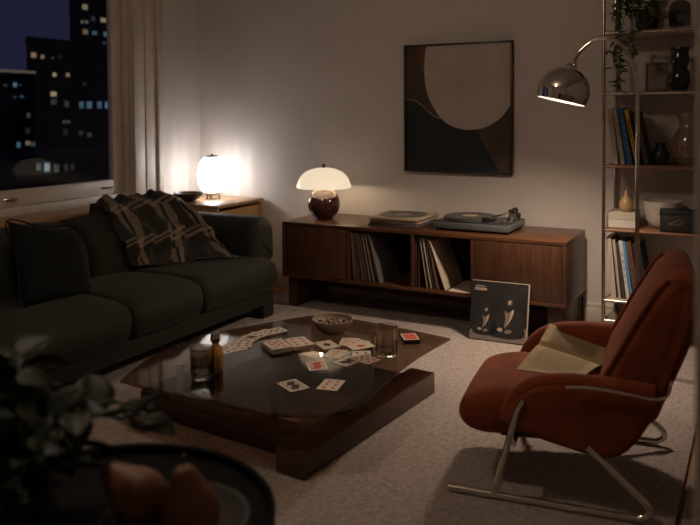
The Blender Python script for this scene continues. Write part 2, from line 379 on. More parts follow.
bp = n.new('ShaderNodeBump'); bp.inputs['Strength'].default_value = .5; bp.inputs['Distance'].default_value = .004
nt.links.new(nz.outputs[0], bp.inputs['Height']); nt.links.new(bp.outputs[0], bs.inputs['Normal'])
ctrl = [  # columns run from behind the sofa back, over it, down to the seat
 [(-3.478, 3.20, .58), (-3.45, 3.16, .640), (-3.33, 3.08, .672), (-3.17, 3.03, .640), (-3.06, 3.01, .54), (-3.035, 3.03, .45), (-3.01, 3.04, .385)],
 [(-3.478, 3.28, .56), (-3.45, 3.26, .648), (-3.33, 3.22, .680), (-3.16, 3.16, .650), (-3.045, 3.16, .54), (-3.015, 3.14, .45), (-2.96, 3.12, .383)],
 [(-3.478, 3.38, .55), (-3.45, 3.38, .650), (-3.33, 3.37, .685), (-3.15, 3.34, .652), (-3.035, 3.33, .54), (-2.99, 3.30, .45), (-2.90, 3.24, .380)],
 [(-3.478, 3.48, .53), (-3.45, 3.50, .655), (-3.33, 3.51, .690), (-3.15, 3.50, .660), (-3.02, 3.48, .55), (-2.94, 3.44, .455), (-2.82, 3.38, .380)],
 [(-3.478, 3.60, .52), (-3.45, 3.61, .650), (-3.33, 3.615, .690), (-3.15, 3.61, .655), (-2.98, 3.60, .54), (-2.86, 3.58, .44), (-2.68, 3.55, .380)]]
rows = [cr(c, 8) for c in ctrl]
cols = [cr([rows[k][j] for k in range(5)], 12) for j in range(len(rows[0]))]     # cols[j][i]
cols = [cr(c, 2) for c in zip(*[cr(r_, 2) for r_ in zip(*cols)])]
NJ, NI = len(cols)-1, len(cols[0])-1
def throw_fn(a, c):
    i, j = round(a*NI), round(c*NJ); p = cols[j][i].copy()
    dv = math.sin(PI*min(1, c*1.15))**.6 if c*1.15 < 1 else 0
    amp = .040*min(1, c*3)*(1-max(0, (c-.85)/.15)*.8)
    f = .5+.5*math.sin(a*27+2.6*math.sin(c*6)+1.3*a*c*8); g = .5+.5*math.sin(a*9-c*7+1)
    up_ = Vector((.75, 0, .65)) if c > .35 else Vector((-.1, 0, 1))
    from mathutils import noise
    cz = noise.noise(Vector((p.y*9, c*6, 3)))*.5+noise.noise(Vector((p.y*19, c*13, 7)))*.3
    return p+up_*(.085*max(-.12, cz)*min(1, c*4)*(1-max(0, (c-.9)/.1)*.7)+amp*f+.026*g*min(1, c*3)*(1-c*.6))
single('throw_blanket', grid(throw_fn, NI, NJ, .006, True), m, 'brown and cream plaid wool throw draped over the sofa back', 'blanket', sharp=180)

# ================================================================== CORNER CABINET, LANTERN, BOWL
cab = thing('corner_cabinet', 'golden wooden corner cabinet holding the paper lantern lamp', 'cabinet', (-3.44, 4.22, ZF))
part('top', bx(XL+.055, -3.14, 3.955, 4.48, .588, .61, .004), oak, cab, world=True)
part('side_panel', bx(XL+.06, -3.15, 4.45, 4.475, ZF, .588, .003), oak, cab, world=True); part('side_panel', bx(XL+.06, -3.15, 3.96, 3.985, ZF, .588, .003), oak, cab, world=True)
part('back_panel', bx(XL+.06, XL+.075, 3.985, 4.45, ZF, .588), oak, cab, world=True)
d = part('door', bx(-3.175, -3.157, 3.99, 4.445, .03, .565, .003), oak, cab, world=True); part('knob', lathe([(.0, .0), (.008, 0), (.007, .012), (.012, .02), (.008, .028), (0, .028)], 14, bm=None), steel, d).location = (0, 0, 0)
d.children[0].data.transform(Matrix.Translation(Vector((-3.157, 4.05, .32))-cab.location) @ Matrix.Rotation(PI/2, 4, 'Y'))
part('inner_shelf', bx(XL+.075, -3.18, 3.985, 4.45, .03, .05), oak, cab, world=True)
LX, LY, LZ = -3.435, 4.27, .61
lan = thing('lantern_lamp', 'glowing white ribbed paper lantern lamp on the corner cabinet', 'lamp', (LX, LY, LZ))
prof = [(.045, .045), (.078, .060), (.098, .095), (.108, .14), (.110, .185), (.105, .225), (.090, .265), (.066, .292), (.04, .303)]
prof = [(p.x*.93, p.y) for p in cr([(a, c, 0) for a, c in prof], 4)]
lpm = mat('lantern_paper', (.8, .8, .78), .9, emit=(.97, .97, 1.0), es=LANTERN_L); nt = lpm.node_tree; pb = nt.nodes['Principled BSDF']
mx = nt.nodes.new('ShaderNodeMixShader'); mx.inputs[0].default_value = .5; tb = nt.nodes.new('ShaderNodeBsdfTransparent')
nt.links.new(pb.outputs[0], mx.inputs[1]); nt.links.new(tb.outputs[0], mx.inputs[2]); nt.links.new(mx.outputs[0], nt.nodes['Material Output'].inputs[0])
part('paper_shade', lathe(prof, 96, mod=lambda a, i: 1+.03*abs(math.sin(a*8))), lpm, lan, sharp=180)
lamp('POINT', 'lantern_light', (0, 0, .165), 7.5, (.97, .97, 1.0), lan, shadow_soft_size=.018)
for k in range(16):
    a = k*PI/8; part('rib', tube([((r+.002)*math.cos(a), (r+.002)*math.sin(a), z) for r, z in prof[::3]], .0022, 5), paper, lan)
part('top_cap', lathe([(.0, .300), (.044, .300), (.046, .304), (.044, .308), (.01, .309), (.008, .318), (.0, .32)], 24), black_mt, lan)
part('base_ring', lathe([(.0, .030), (.05, .030), (.055, .036), (.05, .044), (.0, .046)], 24), mat('lantern_foot', (.2, .12, .06), .5), lan)
for k in range(3):
    a = k*2*PI/3+.4; part('foot', tube([(.045*math.cos(a), .045*math.sin(a), .034), (.052*math.cos(a), .052*math.sin(a), .001)], .006, 8), MATS['lantern_foot'], lan)
single('bowl', lathe([(0, .0), (.042, .0), (.045, .006), (.075, .022), (.098, .045), (.104, .062), (.099, .062), (.092, .046), (.07, .026), (.03, .012), (0, .010)], 40), mat('dark_wood_bowl', (.045, .022, .016), .35), 'dark turned wooden bowl beside the paper lantern', 'bowl', (-3.485, 4.07, .610))

# ================================================================== SIDEBOARD
SX0, SX1, SY0, SY1, SZ0, SZ1 = -2.64, -.885, 3.96, 4.44, .195, .54
sb = thing('sideboard', 'long low walnut sideboard with open record compartments', 'sideboard', (-1.76, 4.2, 0))
def sbp(nm, *a, m=walnut, par=None, bev=.003): return part(nm, bx(*a, bev), m, par or sb, world=True)
sbp('top', SX0, SX1, SY0, SY1, SZ1-.022, SZ1, bev=.004); sbp('bottom', SX0, SX1, SY0, SY1, SZ0, SZ0+.02)
sbp('side_panel', SX0, SX0+.022, SY0, SY1, SZ0+.02, SZ1-.022, m=walnut_v); sbp('side_panel', SX1-.022, SX1, SY0, SY1, SZ0+.02, SZ1-.022, m=walnut_v)
for x in (-2.175, -1.755, -1.395): sbp('divider', x-.011, x+.011, SY0+.004, SY1-.02, SZ0+.02, SZ1-.022, m=walnut_v)
sbp('back_panel', SX0+.022, SX1-.022, SY1-.015, SY1, SZ0+.02, SZ1-.022, m=walnut_v)
for x0, x1 in ((SX0+.024, -2.188), (-1.382, SX1-.024)):
    sbp('door', x0, x1, SY0+.002, SY0+.022, SZ0+.022, SZ1-.024, m=walnut_v)
for x0, x1 in ((-2.635, -2.565), (-1.0, -.915)):
    lg = sbp('leg', x0, x1, 4.02, 4.40, .001, SZ0, m=walnut_v, bev=.005)
sbp('stretcher', -2.565, -1.0, 4.36, 4.39, .06, .13, bev=.004)

# records standing in the compartments
RECS = [mat('sleeve_%d' % i, c, .6) for i, c in enumerate(((.50, .42, .33), (.06, .04, .035), (.24, .13, .08), (.12, .11, .10), (.34, .25, .18), (.10, .05, .03), (.45, .36, .27), (.16, .15, .16)))]
rme = [mesh_of('record_sleeve', bx(-.002, .002, -.143, .143, 0, .286, .0008, 1), mm) for mm in RECS]
RN = ('cream', 'black', 'reddish brown', 'charcoal', 'tan', 'dark brown', 'beige', 'slate grey')
def put_record(x, lean, mi, label, grp, dy=0):
    o = bpy.data.objects.new('record_sleeve', rme[mi]); COL.objects.link(o); o.location = (x, 4.125+dy, SZ0+.0212); o.rotation_euler = (0, -math.radians(lean), 0); tag(o, label, 'record', grp)
x = -2.150
put_record(-2.140, 4.0, 0, 'pale cream record sleeve standing against the left divider of the sideboard', None)
for i, (dx, ln, mi) in enumerate(((.024, 6.5, 1), (.036, 7.5, 2), (.047, 8, 3), (.060, 9, 4), (.072, 9.5, 1), (.083, 10, 5), (.095, 10.5, 2), (.107, 11, 7), (.118, 11.5, 5), (.131, 12, 4), (.143, 12.5, 1), (.156, 13.2, 2), (.170, 14, 3))):
    put_record(-2.140+dx+.003, ln, mi, RN[mi]+' record sleeve leaning in the row beside the pale upright sleeve', 'records in the compartment near the lamp', random.uniform(-.012, .006))
for i, (xx, ln, mi, lb) in enumerate(((-1.738, 0, 1, 'black record sleeve upright at the divider of the second compartment'), (-1.722, 0, 5, 'dark brown upright sleeve beside the black record'))): put_record(xx, ln, mi, lb, None)
for xx, ln, mi in ((-1.668, 9, 4), (-1.655, 9.8, 3), (-1.643, 10.2, 0), (-1.626, 11, 1), (-1.612, 11.5, 6), (-1.599, 12, 2)):
    put_record(xx, ln, mi, RN[mi]+' record sleeve leaning in the compartment under the turntable', 'records in the compartment near the turntable', random.uniform(-.01, .004))
put_record(-1.556, 19, 6, 'pale record sleeve slanting most in the compartment under the turntable', None, -.012)
single('record_sleeve', bx(-.143, .143, -.143, .143, 0, .004, .0008, 1), RECS[0], 'pale record sleeve lying flat at the bottom of the compartment', 'record', (-1.475+.0-.0, 4.11, SZ0+.0205)).scale = (.45, 1, 1)

# record stack on top
STK = [(-1.915, 4.185, 1, .010, 1), (-1.905, 4.19, -2, .008, 3), (-1.910, 4.185, 2, .008, 1), (-1.90, 4.195, 0, .007, 6), (-1.912, 4.19, 3, .007, 5), (-1.90, 4.19, -2, .007, 4), (-1.905, 4.20, 4, .007, 6)]
z = SZ1
for (xx, yy, a, th, mi), lb in zip(STK, ('black record sleeve at the bottom of the stack on the sideboard', 'charcoal record sleeve second up in the sideboard stack', 'black record sleeve third up in the sideboard stack', 'cream record sleeve fourth up in the sideboard stack', 'dark brown record sleeve fifth up in the sideboard stack', 'tan record sleeve sixth up in the sideboard stack', 'pale beige record sleeve on top of the sideboard stack')):
    single('record_sleeve', bx(-.157, .157, -.157, .157, 0, th, .001, 1), RECS[mi], lb, 'record', (xx, yy, z+.0003), (0, 0, math.radians(a)), 'records stacked on the sideboard'); z += th+.0004
def disc(name, label, loc, r=.15):
    t = thing(name, label, 'record', loc)
    part('disc', lathe([(.0036, 0), (r, 0), (r+.001, .001), (r, .002), (.052, .002), (.0505, .0015), (.0036, .0015)], 64), vinyl, t)
    part('centre_label', lathe([(.004, .0016), (.05, .0016), (.05, .0024), (.004, .0024)], 40), mat('record_label', (.36, .27, .19), .6), t)
    return t
disc('vinyl_record', 'bare black vinyl record lying on the stack of sleeves', (-1.915, 4.20, z+.0005), .145)

# turntable
tt = thing('turntable', 'grey and black turntable with tonearm on the sideboard', 'turntable', (-1.44, 4.215, SZ1))
part('plinth', bx(-.225, .225, -.165, .165, .012, .050, .006), mat('grey_plinth', (.10, .105, .11), .35, .2), tt)
part('plinth_deck', bx(-.220, .220, -.160, .160, .050, .053, .001), mat('deck_black', (.025, .025, .027), .3), tt)
for sx_ in (-1, 1):
    for sy_ in (-1, 1): part('foot', lathe([(0, .0), (.022, .0), (.024, .004), (.018, .012), (0, .012)], 18, (sx_*.19, sy_*.13, .0003)), black_mt, tt)
part('platter', lathe([(0, .053), (.148, .053), (.152, .056), (.152, .068), (.149, .071), (.02, .071), (0, .071)], 64, (-.055, 0, 0)), mat('platter_metal', (.10, .10, .10), .35, .6), tt)
part('spindle', lathe([(0, .071), (.003, .071), (.003, .084), (0, .085)], 10, (-.055, 0, 0)), chrome, tt)
part('arm_base', lathe([(0, .053), (.032, .053), (.032, .060), (.022, .064), (.020, .085), (.014, .090), (0, .090)], 24, (.165, .095, 0)), steel, tt)
ta = part('tonearm', tube(cr([(.168, .135, .096), (.165, .095, .094), (.150, .02, .092), (.118, -.055, .086), (.085, -.09, .081)], 5), .0045, 8), chrome, tt)
part('headshell', box(BM(), (.073, -.102, .078), (.018, .034, .008), .002, rot=Matrix.Rotation(math.radians(-38), 3, 'Z')), black_gl, ta)
part('counterweight', tube([(.166, .118, .096), (.170, .155, .098)], .017, 16), black_mt, ta)
part('arm_pivot', bx(.147, .184, .080, .112, .088, .108, .005), black_gl, tt)
part('dust_hinge', bx(.13, .20, .140, .163, .053, .085, .006), black_mt, tt)
part('speed_knob', lathe([(0, .053), (.014, .053), (.014, .066), (.012, .068), (0, .068)], 18, (.185, -.12, 0)), steel, tt)
disc('vinyl_record', 'black vinyl record playing on the turntable platter', (-1.44-.055, 4.215, SZ1+.0715), .148)

# table lamp
TLX, TLY = -2.457, 4.17
tl = thing('table_lamp', 'mushroom table lamp with cream dome shade and brown globe base', 'lamp', (TLX, TLY, SZ1))
brown_gl = mat('brown_glaze', (.045, .017, .012), .08, coat=.6)
part('globe_base', lathe([(0, 0), (.055, 0)]+[(.104*math.sin(a), .098-.104*math.cos(a)) for a in [math.radians(d) for d in range(34, 172, 6)]]+[(.012, .2), (0, .2)], 48), brown_gl, tl)
part('neck', lathe([(.014, .196), (.016, .200), (.012, .206), (.012, .26), (.0, .26)], 20), steel, tl)
sh = [(r_, z_+.012) for r_, z_ in ((.174, .192), (.172, .206), (.163, .232), (.146, .262), (.116, .288), (.08, .304), (.035, .313), (.012, .315))]
sh = [(p.x, p.y) for p in cr([(a, c, 0) for a, c in sh], 3)]
shm = mat('milk_shade', (.80, .70, .52), .35, emit=(1, .83, .60), es=SHADE_L)
part('dome_shade', lathe(sh+[(r-.004 if r > .02 else r, z_-.004) for r, z_ in sh[::-1]]+[sh[0]], 64), shm, tl, sharp=60)
part('finial', lathe([(.012, .326), (.014, .331), (.008, .335), (.011, .342), (.006, .350), (0, .352)], 16), black_mt, tl)
part('bulb', lathe([(0, .215), (.018, .222), (.026, .24), (.020, .262), (.012, .275), (0, .275)], 20), emis('lamp_bulb', WARM, 1.5), tl)
def lamp(kind, name, loc, energy, col, parent=None, **k):
    l = bpy.data.lights.new(name, kind); l.energy = energy; l.color = col
    for a, v in k.items(): setattr(l, a, v)
    o = bpy.data.objects.new(name, l); COL.objects.link(o); o.location = loc
    if parent: o.parent = parent
    return o
lamp('POINT', 'table_lamp_light', (0, .0, .225), TABLE_W, (1, .78, .56), tl, shadow_soft_size=.03)

# ================================================================== LP sleeve leaning on the sideboard
LPB = Vector((-1.225, 3.868, .001))
lp = thing('record_cover', 'black record cover with two seated figures leaning on the sideboard', 'record', LPB, (math.radians(-14.5), 0, math.radians(2.5)))
part('sleeve', bx(-.156, .156, .0, .005, 0, .312, .001, 1), mat('cover_black', (.016, .013, .012), .45, col2=(.011, .009, .008), scale=9), lp)
part('cover_edge', bx(.150, .1572, -.0006, .0055, .001, .3115, .0004, 1), mat('cover_edge', (.40, .32, .25), .7), lp); part('cover_edge', bx(-.156, .150, -.0005, .0055, .309, .3135, .0004, 1), MATS['cover_edge'], lp)
tone = {'l': mat('print_light', (.46, .36, .27), .7), 'm': mat('print_mid', (.20, .15, .115), .7), 'd': mat('print_dark', (.009, .008, .008), .7), 'g': mat('print_grey', (.075, .062, .052), .7)}
def pr(name, pts, t, dpt, sub=4):
    q = cr([(a, c, 0) for a, c in pts], sub, True) if sub else [Vector((a, c, 0)) for a, c in pts]
    b_ = BM(); a_ = [b_.verts.new((p.x, -dpt, p.y)) for p in q]; c_ = [b_.verts.new((p.x, 0, p.y)) for p in q]
    b_.faces.new(a_); 
    for k in range(len(q)): b_.faces.new((a_[k], a_[(k+1) % len(q)], c_[(k+1) % len(q)], c_[k]))
    part(name, b_, tone[t], lp)
pr('printed_ground', [(-.152, .003), (-.152, .050), (-.125, .052), (-.10, .040), (-.05, .030), (-.02, .022), (.02, .026), (.06, .042), (.10, .055), (.125, .075), (.149, .082), (.149, .003)], 'm', .0003, 0)
def figure(cx, base, s, tw):
    f = lambda L: [(cx+(a+tw*c)*s, base+c*s) for a, c in L]
    pr('printed_coat', f([(-.075, -.03), (-.07, .02), (-.052, .072), (-.022, .09), (.02, .09), (.055, .07), (.075, .02), (.085, -.03), (.0, -.045)]), 'd', .0006)
    pr('printed_shirt', f([(-.020, .084), (-.004, .074), (.016, .088), (.012, .055), (-.002, .022), (-.012, .002), (-.012, .045)]), 'm', .0009)
    pr('printed_lapel', f([(.012, .088), (.022, .086), (.016, .050), (-.004, .010), (.008, .05)]), 'l', .0011)
    pr('printed_hair', f([(-.026, .110), (-.030, .140), (-.014, .162), (.014, .164), (.030, .142), (.027, .110), (0, .10)]), 'd', .0007)
    pr('printed_face', f([(-.009, .108), (-.012, .124), (-.008, .133), (.004, .134), (.009, .124), (.006, .106), (-.001, .098)]), 'm', .0010)
    pr('printed_cheek', f([(-.009, .124), (-.007, .131), (.000, .132), (.001, .122), (-.004, .116)]), 'l', .0012)
    pr('printed_beard', f([(-.007, .106), (-.006, .112), (.006, .112), (.006, .105), (0, .099)]), 'd', .0013)
    pr('printed_hands', f([(-.045, -.006), (-.032, .004), (-.018, -.004), (-.026, -.014)]), 'l', .0009)
    pr('printed_hands', f([(-.008, -.010), (.010, .0), (.026, -.006), (.020, -.018), (.0, -.02)]), 'm', .0009)
figure(-.075, .062, .80, .08); figure(.045, .070, 1.12, .10)
# the small title block: a scribbled word over two ruled lines
part('title_lettering', tube([(-.136+.0035*k, -.0004, .282+.006*math.sin(k*2.4)*(1 if k < 12 else .5)) for k in range(17)], .0017, 5), tone['l'], lp)
for zz, ww in ((.2705, .066), (.263, .066)): part('title_line', bx(-.139, -.139+ww, -.0006, .001, zz-.0022, zz+.0022), tone['l'], lp)
part('corner_lettering', bx(.105, .135, -.0005, .001, .281, .2835), tone['g'], lp)

# ================================================================== PAINTING
PX0, PX1, PZ0, PZ1 = -2.028, -1.318, .836, 1.645
pt = thing('painting', 'abstract painting of a grey disc over dark shapes in thin black frame', 'painting', ((PX0+PX1)/2, YB, PZ0))
PW, PH = PX1-PX0, PZ1-PZ0
fr_m = mat('frame_black', (.022, .018, .015), .35)
for a in ((-PW/2, -PW/2+.012, 0, PH), (PW/2-.012, PW/2, 0, PH)): part('frame', bx(a[0], a[1], -.040, -.001, a[2], a[3], .002), fr_m, pt)
for a in ((0, .012), (PH-.012, PH)): part('frame', bx(-PW/2+.012, PW/2-.012, -.040, -.001, a[0], a[1], .002), fr_m, pt)
part('canvas', bx(-PW/2+.012, PW/2-.012, -.026, -.004, .012, PH-.012), mat('paint_brown', (.070, .045, .030), .8, col2=(.052, .033, .022), scale=5, bump=.1), pt)
def paint(name, pts, m_, d_, sub=0):
    q = [(a*(PW-.024)-(PW-.024)/2, .012+(1-c)*(PH-.024)) for a, c in pts]
    b_ = BM(); a_ = [b_.verts.new((x_, -.026-d_, z_)) for x_, z_ in q]; c_ = [b_.verts.new((x_, -.026, z_)) for x_, z_ in q]
    b_.faces.new(a_)
    for k in range(len(q)): b_.faces.new((a_[k], a_[(k+1) % len(q)], c_[(k+1) % len(q)], c_[k]))
    return part(name, b_, m_, pt)
sm = lambda L, k=6: [(p.x, p.y) for p in cr([(a, c, 0) for a, c in L], k)]
paint('navy_field', [(0, 1), (0, .425)]+sm([(0.0, .425), (.09, .435), (.18, .49), (.27, .56), (.37, .585), (.55, .66), (.68, .67), (.75, .78), (.85, .92), (.89, 1)]), mat('paint_navy', (.010, .013, .020), .75, col2=(.007, .009, .014), scale=6), .0006)
paint('ochre_patch', sm([(.13, 0), (.12, .08), (.16, .18), (.20, .20), (.21, .1), (.21, 0)], 4), mat('paint_ochre', (.12, .062, .020), .8), .0005)
el = [(.205, 0)]+sm([(.205, 0), (.185, .16), (.20, .33), (.26, .47), (.36, .59), (.49, .655), (.64, .672), (.79, .645), (.92, .57), (1.0, .475)])+[(1, 0)]
paint('grey_disc', el, mat('paint_grey', (.47, .40, .345), .85, col2=(.40, .335, .285), scale=2.6, bump=.15, bscale=20), .0012)
ln_ = sm([(0.0, .425), (.09, .432), (.18, .487), (.27, .556), (.37, .582)])
paint('pale_line', ln_+[(a, c+.007) for a, c in ln_[::-1]], mat('paint_pale', (.30, .25, .20), .8), .0014)

# ================================================================== ARC LAMP
AX, AY = -.505, 3.70
al = thing('arc_floor_lamp', 'chrome arc floor lamp with dome shade beside the bookshelf', 'lamp', (AX, AY, 0))
part('base', lathe([(0, 0.001), (.12, .001), (.125, .006), (.125, .028), (.118, .034), (.02, .036), (0, .036)], 40), chrome, al)
DC = Vector((-.852, 3.70, 1.268))                   # centre of the dome's opening
TL = math.radians(12.5); nax = Vector((math.sin(TL), 0, math.cos(TL)))
apex = DC+nax*.160+Vector((.030, .012, 0))
pole = [(0, 0, .036), (0, 0, .4), (0, 0, .9), (0.0, 0, 1.25), (-.012, 0, 1.40), (-.05, 0, 1.495), (-.11, 0, 1.55), (-.18, 0, 1.556), (-.24, 0, 1.52), (-.28, 0, 1.47)]
pole += [tuple(apex-Vector((AX, AY, 0)))]
part('arc_pole', tube(cr(pole, 6), .0095, 12), chrome, al)
ptop = bpy.data.objects.new('lamp_head', None); COL.objects.link(ptop); ptop.parent = al; ptop.location = DC-Vector((AX, AY, 0)); ptop.rotation_euler = (Matrix.Rotation(math.radians(-5), 4, 'X') @ Matrix.Rotation(TL, 4, 'Y')).to_euler()
dome = [(.1225*math.sin(a), .045+.1225*math.cos(a)) for a in [math.radians(d) for d in range(0, 109, 6)]]+[(.1155, .0)]
part('dome_shade', lathe(dome, 64), chrome, ptop, sharp=60)
part('inner_reflector', lathe([(r*.975, z_*.97+.001) for r, z_ in dome], 64), mat('reflector_white', (.85, .80, .72), .6), ptop, sharp=60)
part('rim', lathe([(.1125, .001), (.1165, .001), (.1172, -.001), (.1165, -.003), (.1125, -.003), (.1125, .001)], 64), chrome, ptop)
part('bulb', lathe([(0, .015), (.05, .018), (.085, .028), (.10, .045), (.05, .07), (0, .075)], 32), emis('arc_bulb', (1, .86, .68), 7), ptop)
part('socket_cap', lathe([(.02, .162), (.022, .168), (.016, .176), (.010, .186), (0, .186)], 20), chrome, ptop)
sl = lamp('SPOT', 'arc_lamp_light', (0, 0, .004), ARC_W, (1, .78, .60), ptop, spot_size=math.radians(146), spot_blend=.9, shadow_soft_size=.06)

# ================================================================== BOOKSHELF
bsx = thing('bookshelf', 'tall open bookshelf with chrome posts and brown wooden shelves', 'bookshelf', (-.3, 4.33, ZF))
wood_s = mat('shelf_wood', (.25, .12, .06), .45, col2=(.17, .075, .035), scale=5, stretch=(1, 10, 10)); pale_s = mat('pale_shelf', (.42, .35, .28), .5, col2=(.36, .29, .23), scale=5, stretch=(1, 10, 10))
BX0, BX1, BF, BR = -.745, .20, 4.21, 4.46
for xx, yy in ((BX0, BF), (BX0+.02, BR), (BX1, BF), (BX1, BR)): part('post', tube([(xx, yy, .001 if yy < 4.42 else ZF+.001), (xx, yy, 1.2), (xx, yy, 2.25)], .0095, 12), steel, bsx, world=True)
for zz, mm, th in ((1.985, wood_s, .02), (1.640, pale_s, .02), (1.318, pale_s, .018), (.930, wood_s, .02), (.590, wood_s, .02), (.212, pale_s, .02), (.10, steel, .012)):
    part('shelf', bx(BX0+.012, BX1-.012, BF+.012, BR+.02, zz-th, zz, .002), mm, bsx, world=True)
    part('cross_bar', tube([(BX0, BF, zz-th/2), (BX1, BF, zz-th/2)], .0075, 10), steel if zz not in (.93, .59) else wood_s, bsx, world=True)
    part('side_bar', tube([(BX0, BF, zz-th/2), (BX0+.02, BR, zz-th/2)], .007, 10), steel, bsx, world=True)
part('top_loop', tube(cr([(BX0, BF, 1.50), (BX0+.012, BF+.05, 1.535), (BX0+.02, BR-.05, 1.53), (BX0+.02, BR, 1.49)], 6), .007, 10), steel, bsx, world=True)

def book(label, th, h, d, cm, loc, lean=0, flat=False, rz=0, group=None):
    t = thing('book', label, 'book', loc, (0, 0, 0), group)
    Rr = Matrix.Rotation(math.radians(rz), 4, 'Z') @ (Matrix.Rotation(PI/2, 4, 'Y') if flat else Matrix.Rotation(math.radians(lean), 4, 'Y'))
    t.rotation_euler = Rr.to_euler()
    c = BM(); bx(0, .0025, 0, d, 0, h, .0006, 1, c); bx(th-.0025, th, 0, d, 0, h, .0006, 1, c); bx(0, th, -.002, .003, 0, h, .001, 1, c)
    part('cover', c, cm, t); part('pages', bx(.0028, th-.0028, .003, d-.004, .004, h-.004), paper, t); return t
cream_c = mat('book_cream', (.52, .45, .36), .7); grey_c = mat('book_grey', (.44, .39, .33), .7); blue_c = mat('book_blue', (.035, .12, .30), .55); yel_c = mat('book_yellow', (.62, .38, .04), .55); dark_c = mat('book_dark', (.06, .04, .03), .6); brn_c = mat('book_brown', (.13, .06, .035), .6); lbl_c = mat('book_sky', (.08, .32, .62), .55); white_c = mat('book_white', (.62, .58, .52), .65)
zs = .931
def lettered(bk, h, th, m_):
    for k in range(5): part('spine_lettering', bx(th*.35, th*.68, -.0028, 0, h*(.25+k*.12), h*(.25+k*.12)+.020), m_, bk)
lean_l = lambda h, a: 0
def up_book(label, xb, lean, th, h, cm, z0, d=.19, group=None, let=None):
    """lean < 0 tips the top to the left; the lower corner rests on the shelf"""
    off = 0 if lean <= 0 else th*math.sin(math.radians(lean))
    if lean < 0: z = z0   # left edge pivots down: lift so the right bottom corner touches
    bk = book(label, th, h, d, cm, (xb, BF+.03, z0+(th*math.sin(math.radians(lean)) if lean > 0 else 0)), lean, group=group)
    if let: lettered(bk, h, th, let)
    return bk
g1 = 'books leaning on the upper shelf'
up_book('thick cream book at the end of the upper shelf row', -.700, -6.5, .026, .300, cream_c, zs, let=grey_c)
up_book('grey-white book between the cream book and the blue book', -.662, -8.5, .022, .298, grey_c, zs, let=cream_c)
up_book('dark blue book with pale spine lettering on the upper shelf', -.632, -9.5, .030, .302, blue_c, zs, let=lbl_c)
up_book('bright yellow book leaning against the dark blue book', -.588, -11.5, .019, .296, yel_c, zs, let=dark_c)
up_book('dark brown book leaning on the yellow book', -.545, -12.5, .026, .285, dark_c, zs)
zs = .213
up_book('cream book at the end of the lower shelf row', -.708, -5, .025, .325, cream_c, zs, let=grey_c)
up_book('slim grey book beside the cream book on the lower shelf', -.672, -6, .014, .315, grey_c, zs)
up_book('black book between grey and white books on the lower shelf', -.652, -7, .016, .300, dark_c, zs)
up_book('white-spined book beside the sky blue book', -.632, -7.5, .018, .312, white_c, zs, let=lbl_c)
up_book('sky blue book on the lower shelf', -.610, -8, .012, .310, lbl_c, zs)
up_book('brown book with worn spine beside the sky blue book', -.592, -9, .028, .308, brn_c, zs, let=dark_c)
up_book('wide black album leaning last in the lower row', -.556, -9.5, .040, .300, black_mt, zs)
# flat stack with pear vase
book('thick white book lying flat at the bottom under the pear vase', .042, .15, .19, white_c, (-.735, BF+.035, .592+.042), flat=True)
book('white book lying flat directly under the pear vase', .038, .148, .185, cream_c, (-.732, BF+.037, .635+.038), flat=True)
single('pear_vase', lathe([(0, 0), (.022, 0), (.034, .012), (.038, .032), (.033, .055), (.02, .075), (.011, .092), (.009, .108), (.007, .113), (0, .113)], 28), mat('ochre_glaze', (.46, .29, .13), .4), 'ochre pear-shaped vase standing on two flat white books', 'vase', (-.645, BF+.10, .674))
single('fluted_bowl', lathe([(0, 0), (.05, 0), (.068, .012), (.084, .045), (.093, .09), (.097, .142), (.092, .142), (.086, .09), (.07, .03), (.0, .014)], 72, mod=lambda a, i: 1+.012*abs(math.sin(a*14))), mat('white_ceramic', (.66, .60, .52), .5), 'white fluted ceramic bowl behind the black box', 'bowl', (-.468, 4.375, .5905))
bxo = thing('storage_box', 'small black lidded box with faint emblem beside the white bowl', 'box', (-.375, 4.25, .5905))
part('body', bx(-.09, .09, -.033, .033, 0, .085, .003), black_mt, bxo); part('lid', bx(-.092, .092, -.035, .035, .085, .115, .003), black_mt, bxo)
em = mat('emblem_gold', (.20, .15, .09), .5)
part('emblem', tube([(-.045, -.034, .042), (-.015, -.034, .052), (.0, -.034, .066), (.012, -.034, .052), (.03, -.034, .05)], .0018, 6), em, bxo); part('emblem', tube([(-.05, -.034, .036), (.02, -.034, .040)], .0015, 6), em, bxo)
single('vase', lathe([(0, 0), (.028, 0), (.04, .015), (.045, .045), (.04, .07), (.026, .088), (.024, .105), (.030, .117), (.026, .117), (.02, .1), (0, .09)], 32), mat('navy_glaze', (.02, .028, .055), .3), 'small dark blue vase on the shelf beside the leaning books', 'vase', (-.472, 4.31, .931))
gv = thing('cut_glass_vase', 'large brownish cut glass vase with faceted dots', 'vase', (-.335, 4.33, .931))
gm = mat('smoked_cut_glass', (.22, .14, .085), .12, spec=.8, coat=.5)
gp = [(0, 0), (.05, 0), (.066, .02), (.083, .07), (.084, .12), (.07, .17), (.05, .20), (.05, .235), (.064, .27), (.060, .27), (.045, .235), (0, .2)]
part('body', lathe(gp, 40), gm, gv)
for zi, rr in ((.045, .0755), (.07, .083), (.095, .0845), (.12, .084), (.145, .0785)):
    for k in range(18):
        a = 2*PI*(k+.5*(int(zi*40) % 2))/18
        if math.sin(a) > .25: continue
        bb = bmesh.new(); bmesh.ops.create_icosphere(bb, subdivisions=1, radius=.007); xf(bb, Matrix.Translation((rr*math.cos(a), rr*math.sin(a), zi))); part('facet', bb, gm, gv)
hv = thing('hourglass_vase', 'tall glossy black vase with double bulge on the shelf', 'vase', (-.380, 4.31, 1.319))
part('body', lathe([(0, 0), (.034, 0), (.040, .012), (.052, .045), (.054, .075), (.044, .105), (.036, .122), (.044, .145), (.049, .165), (.042, .19), (.042, .205), (.056, .226), (.052, .226), (.036, .2), (0, .19)], 40), black_gl, hv)
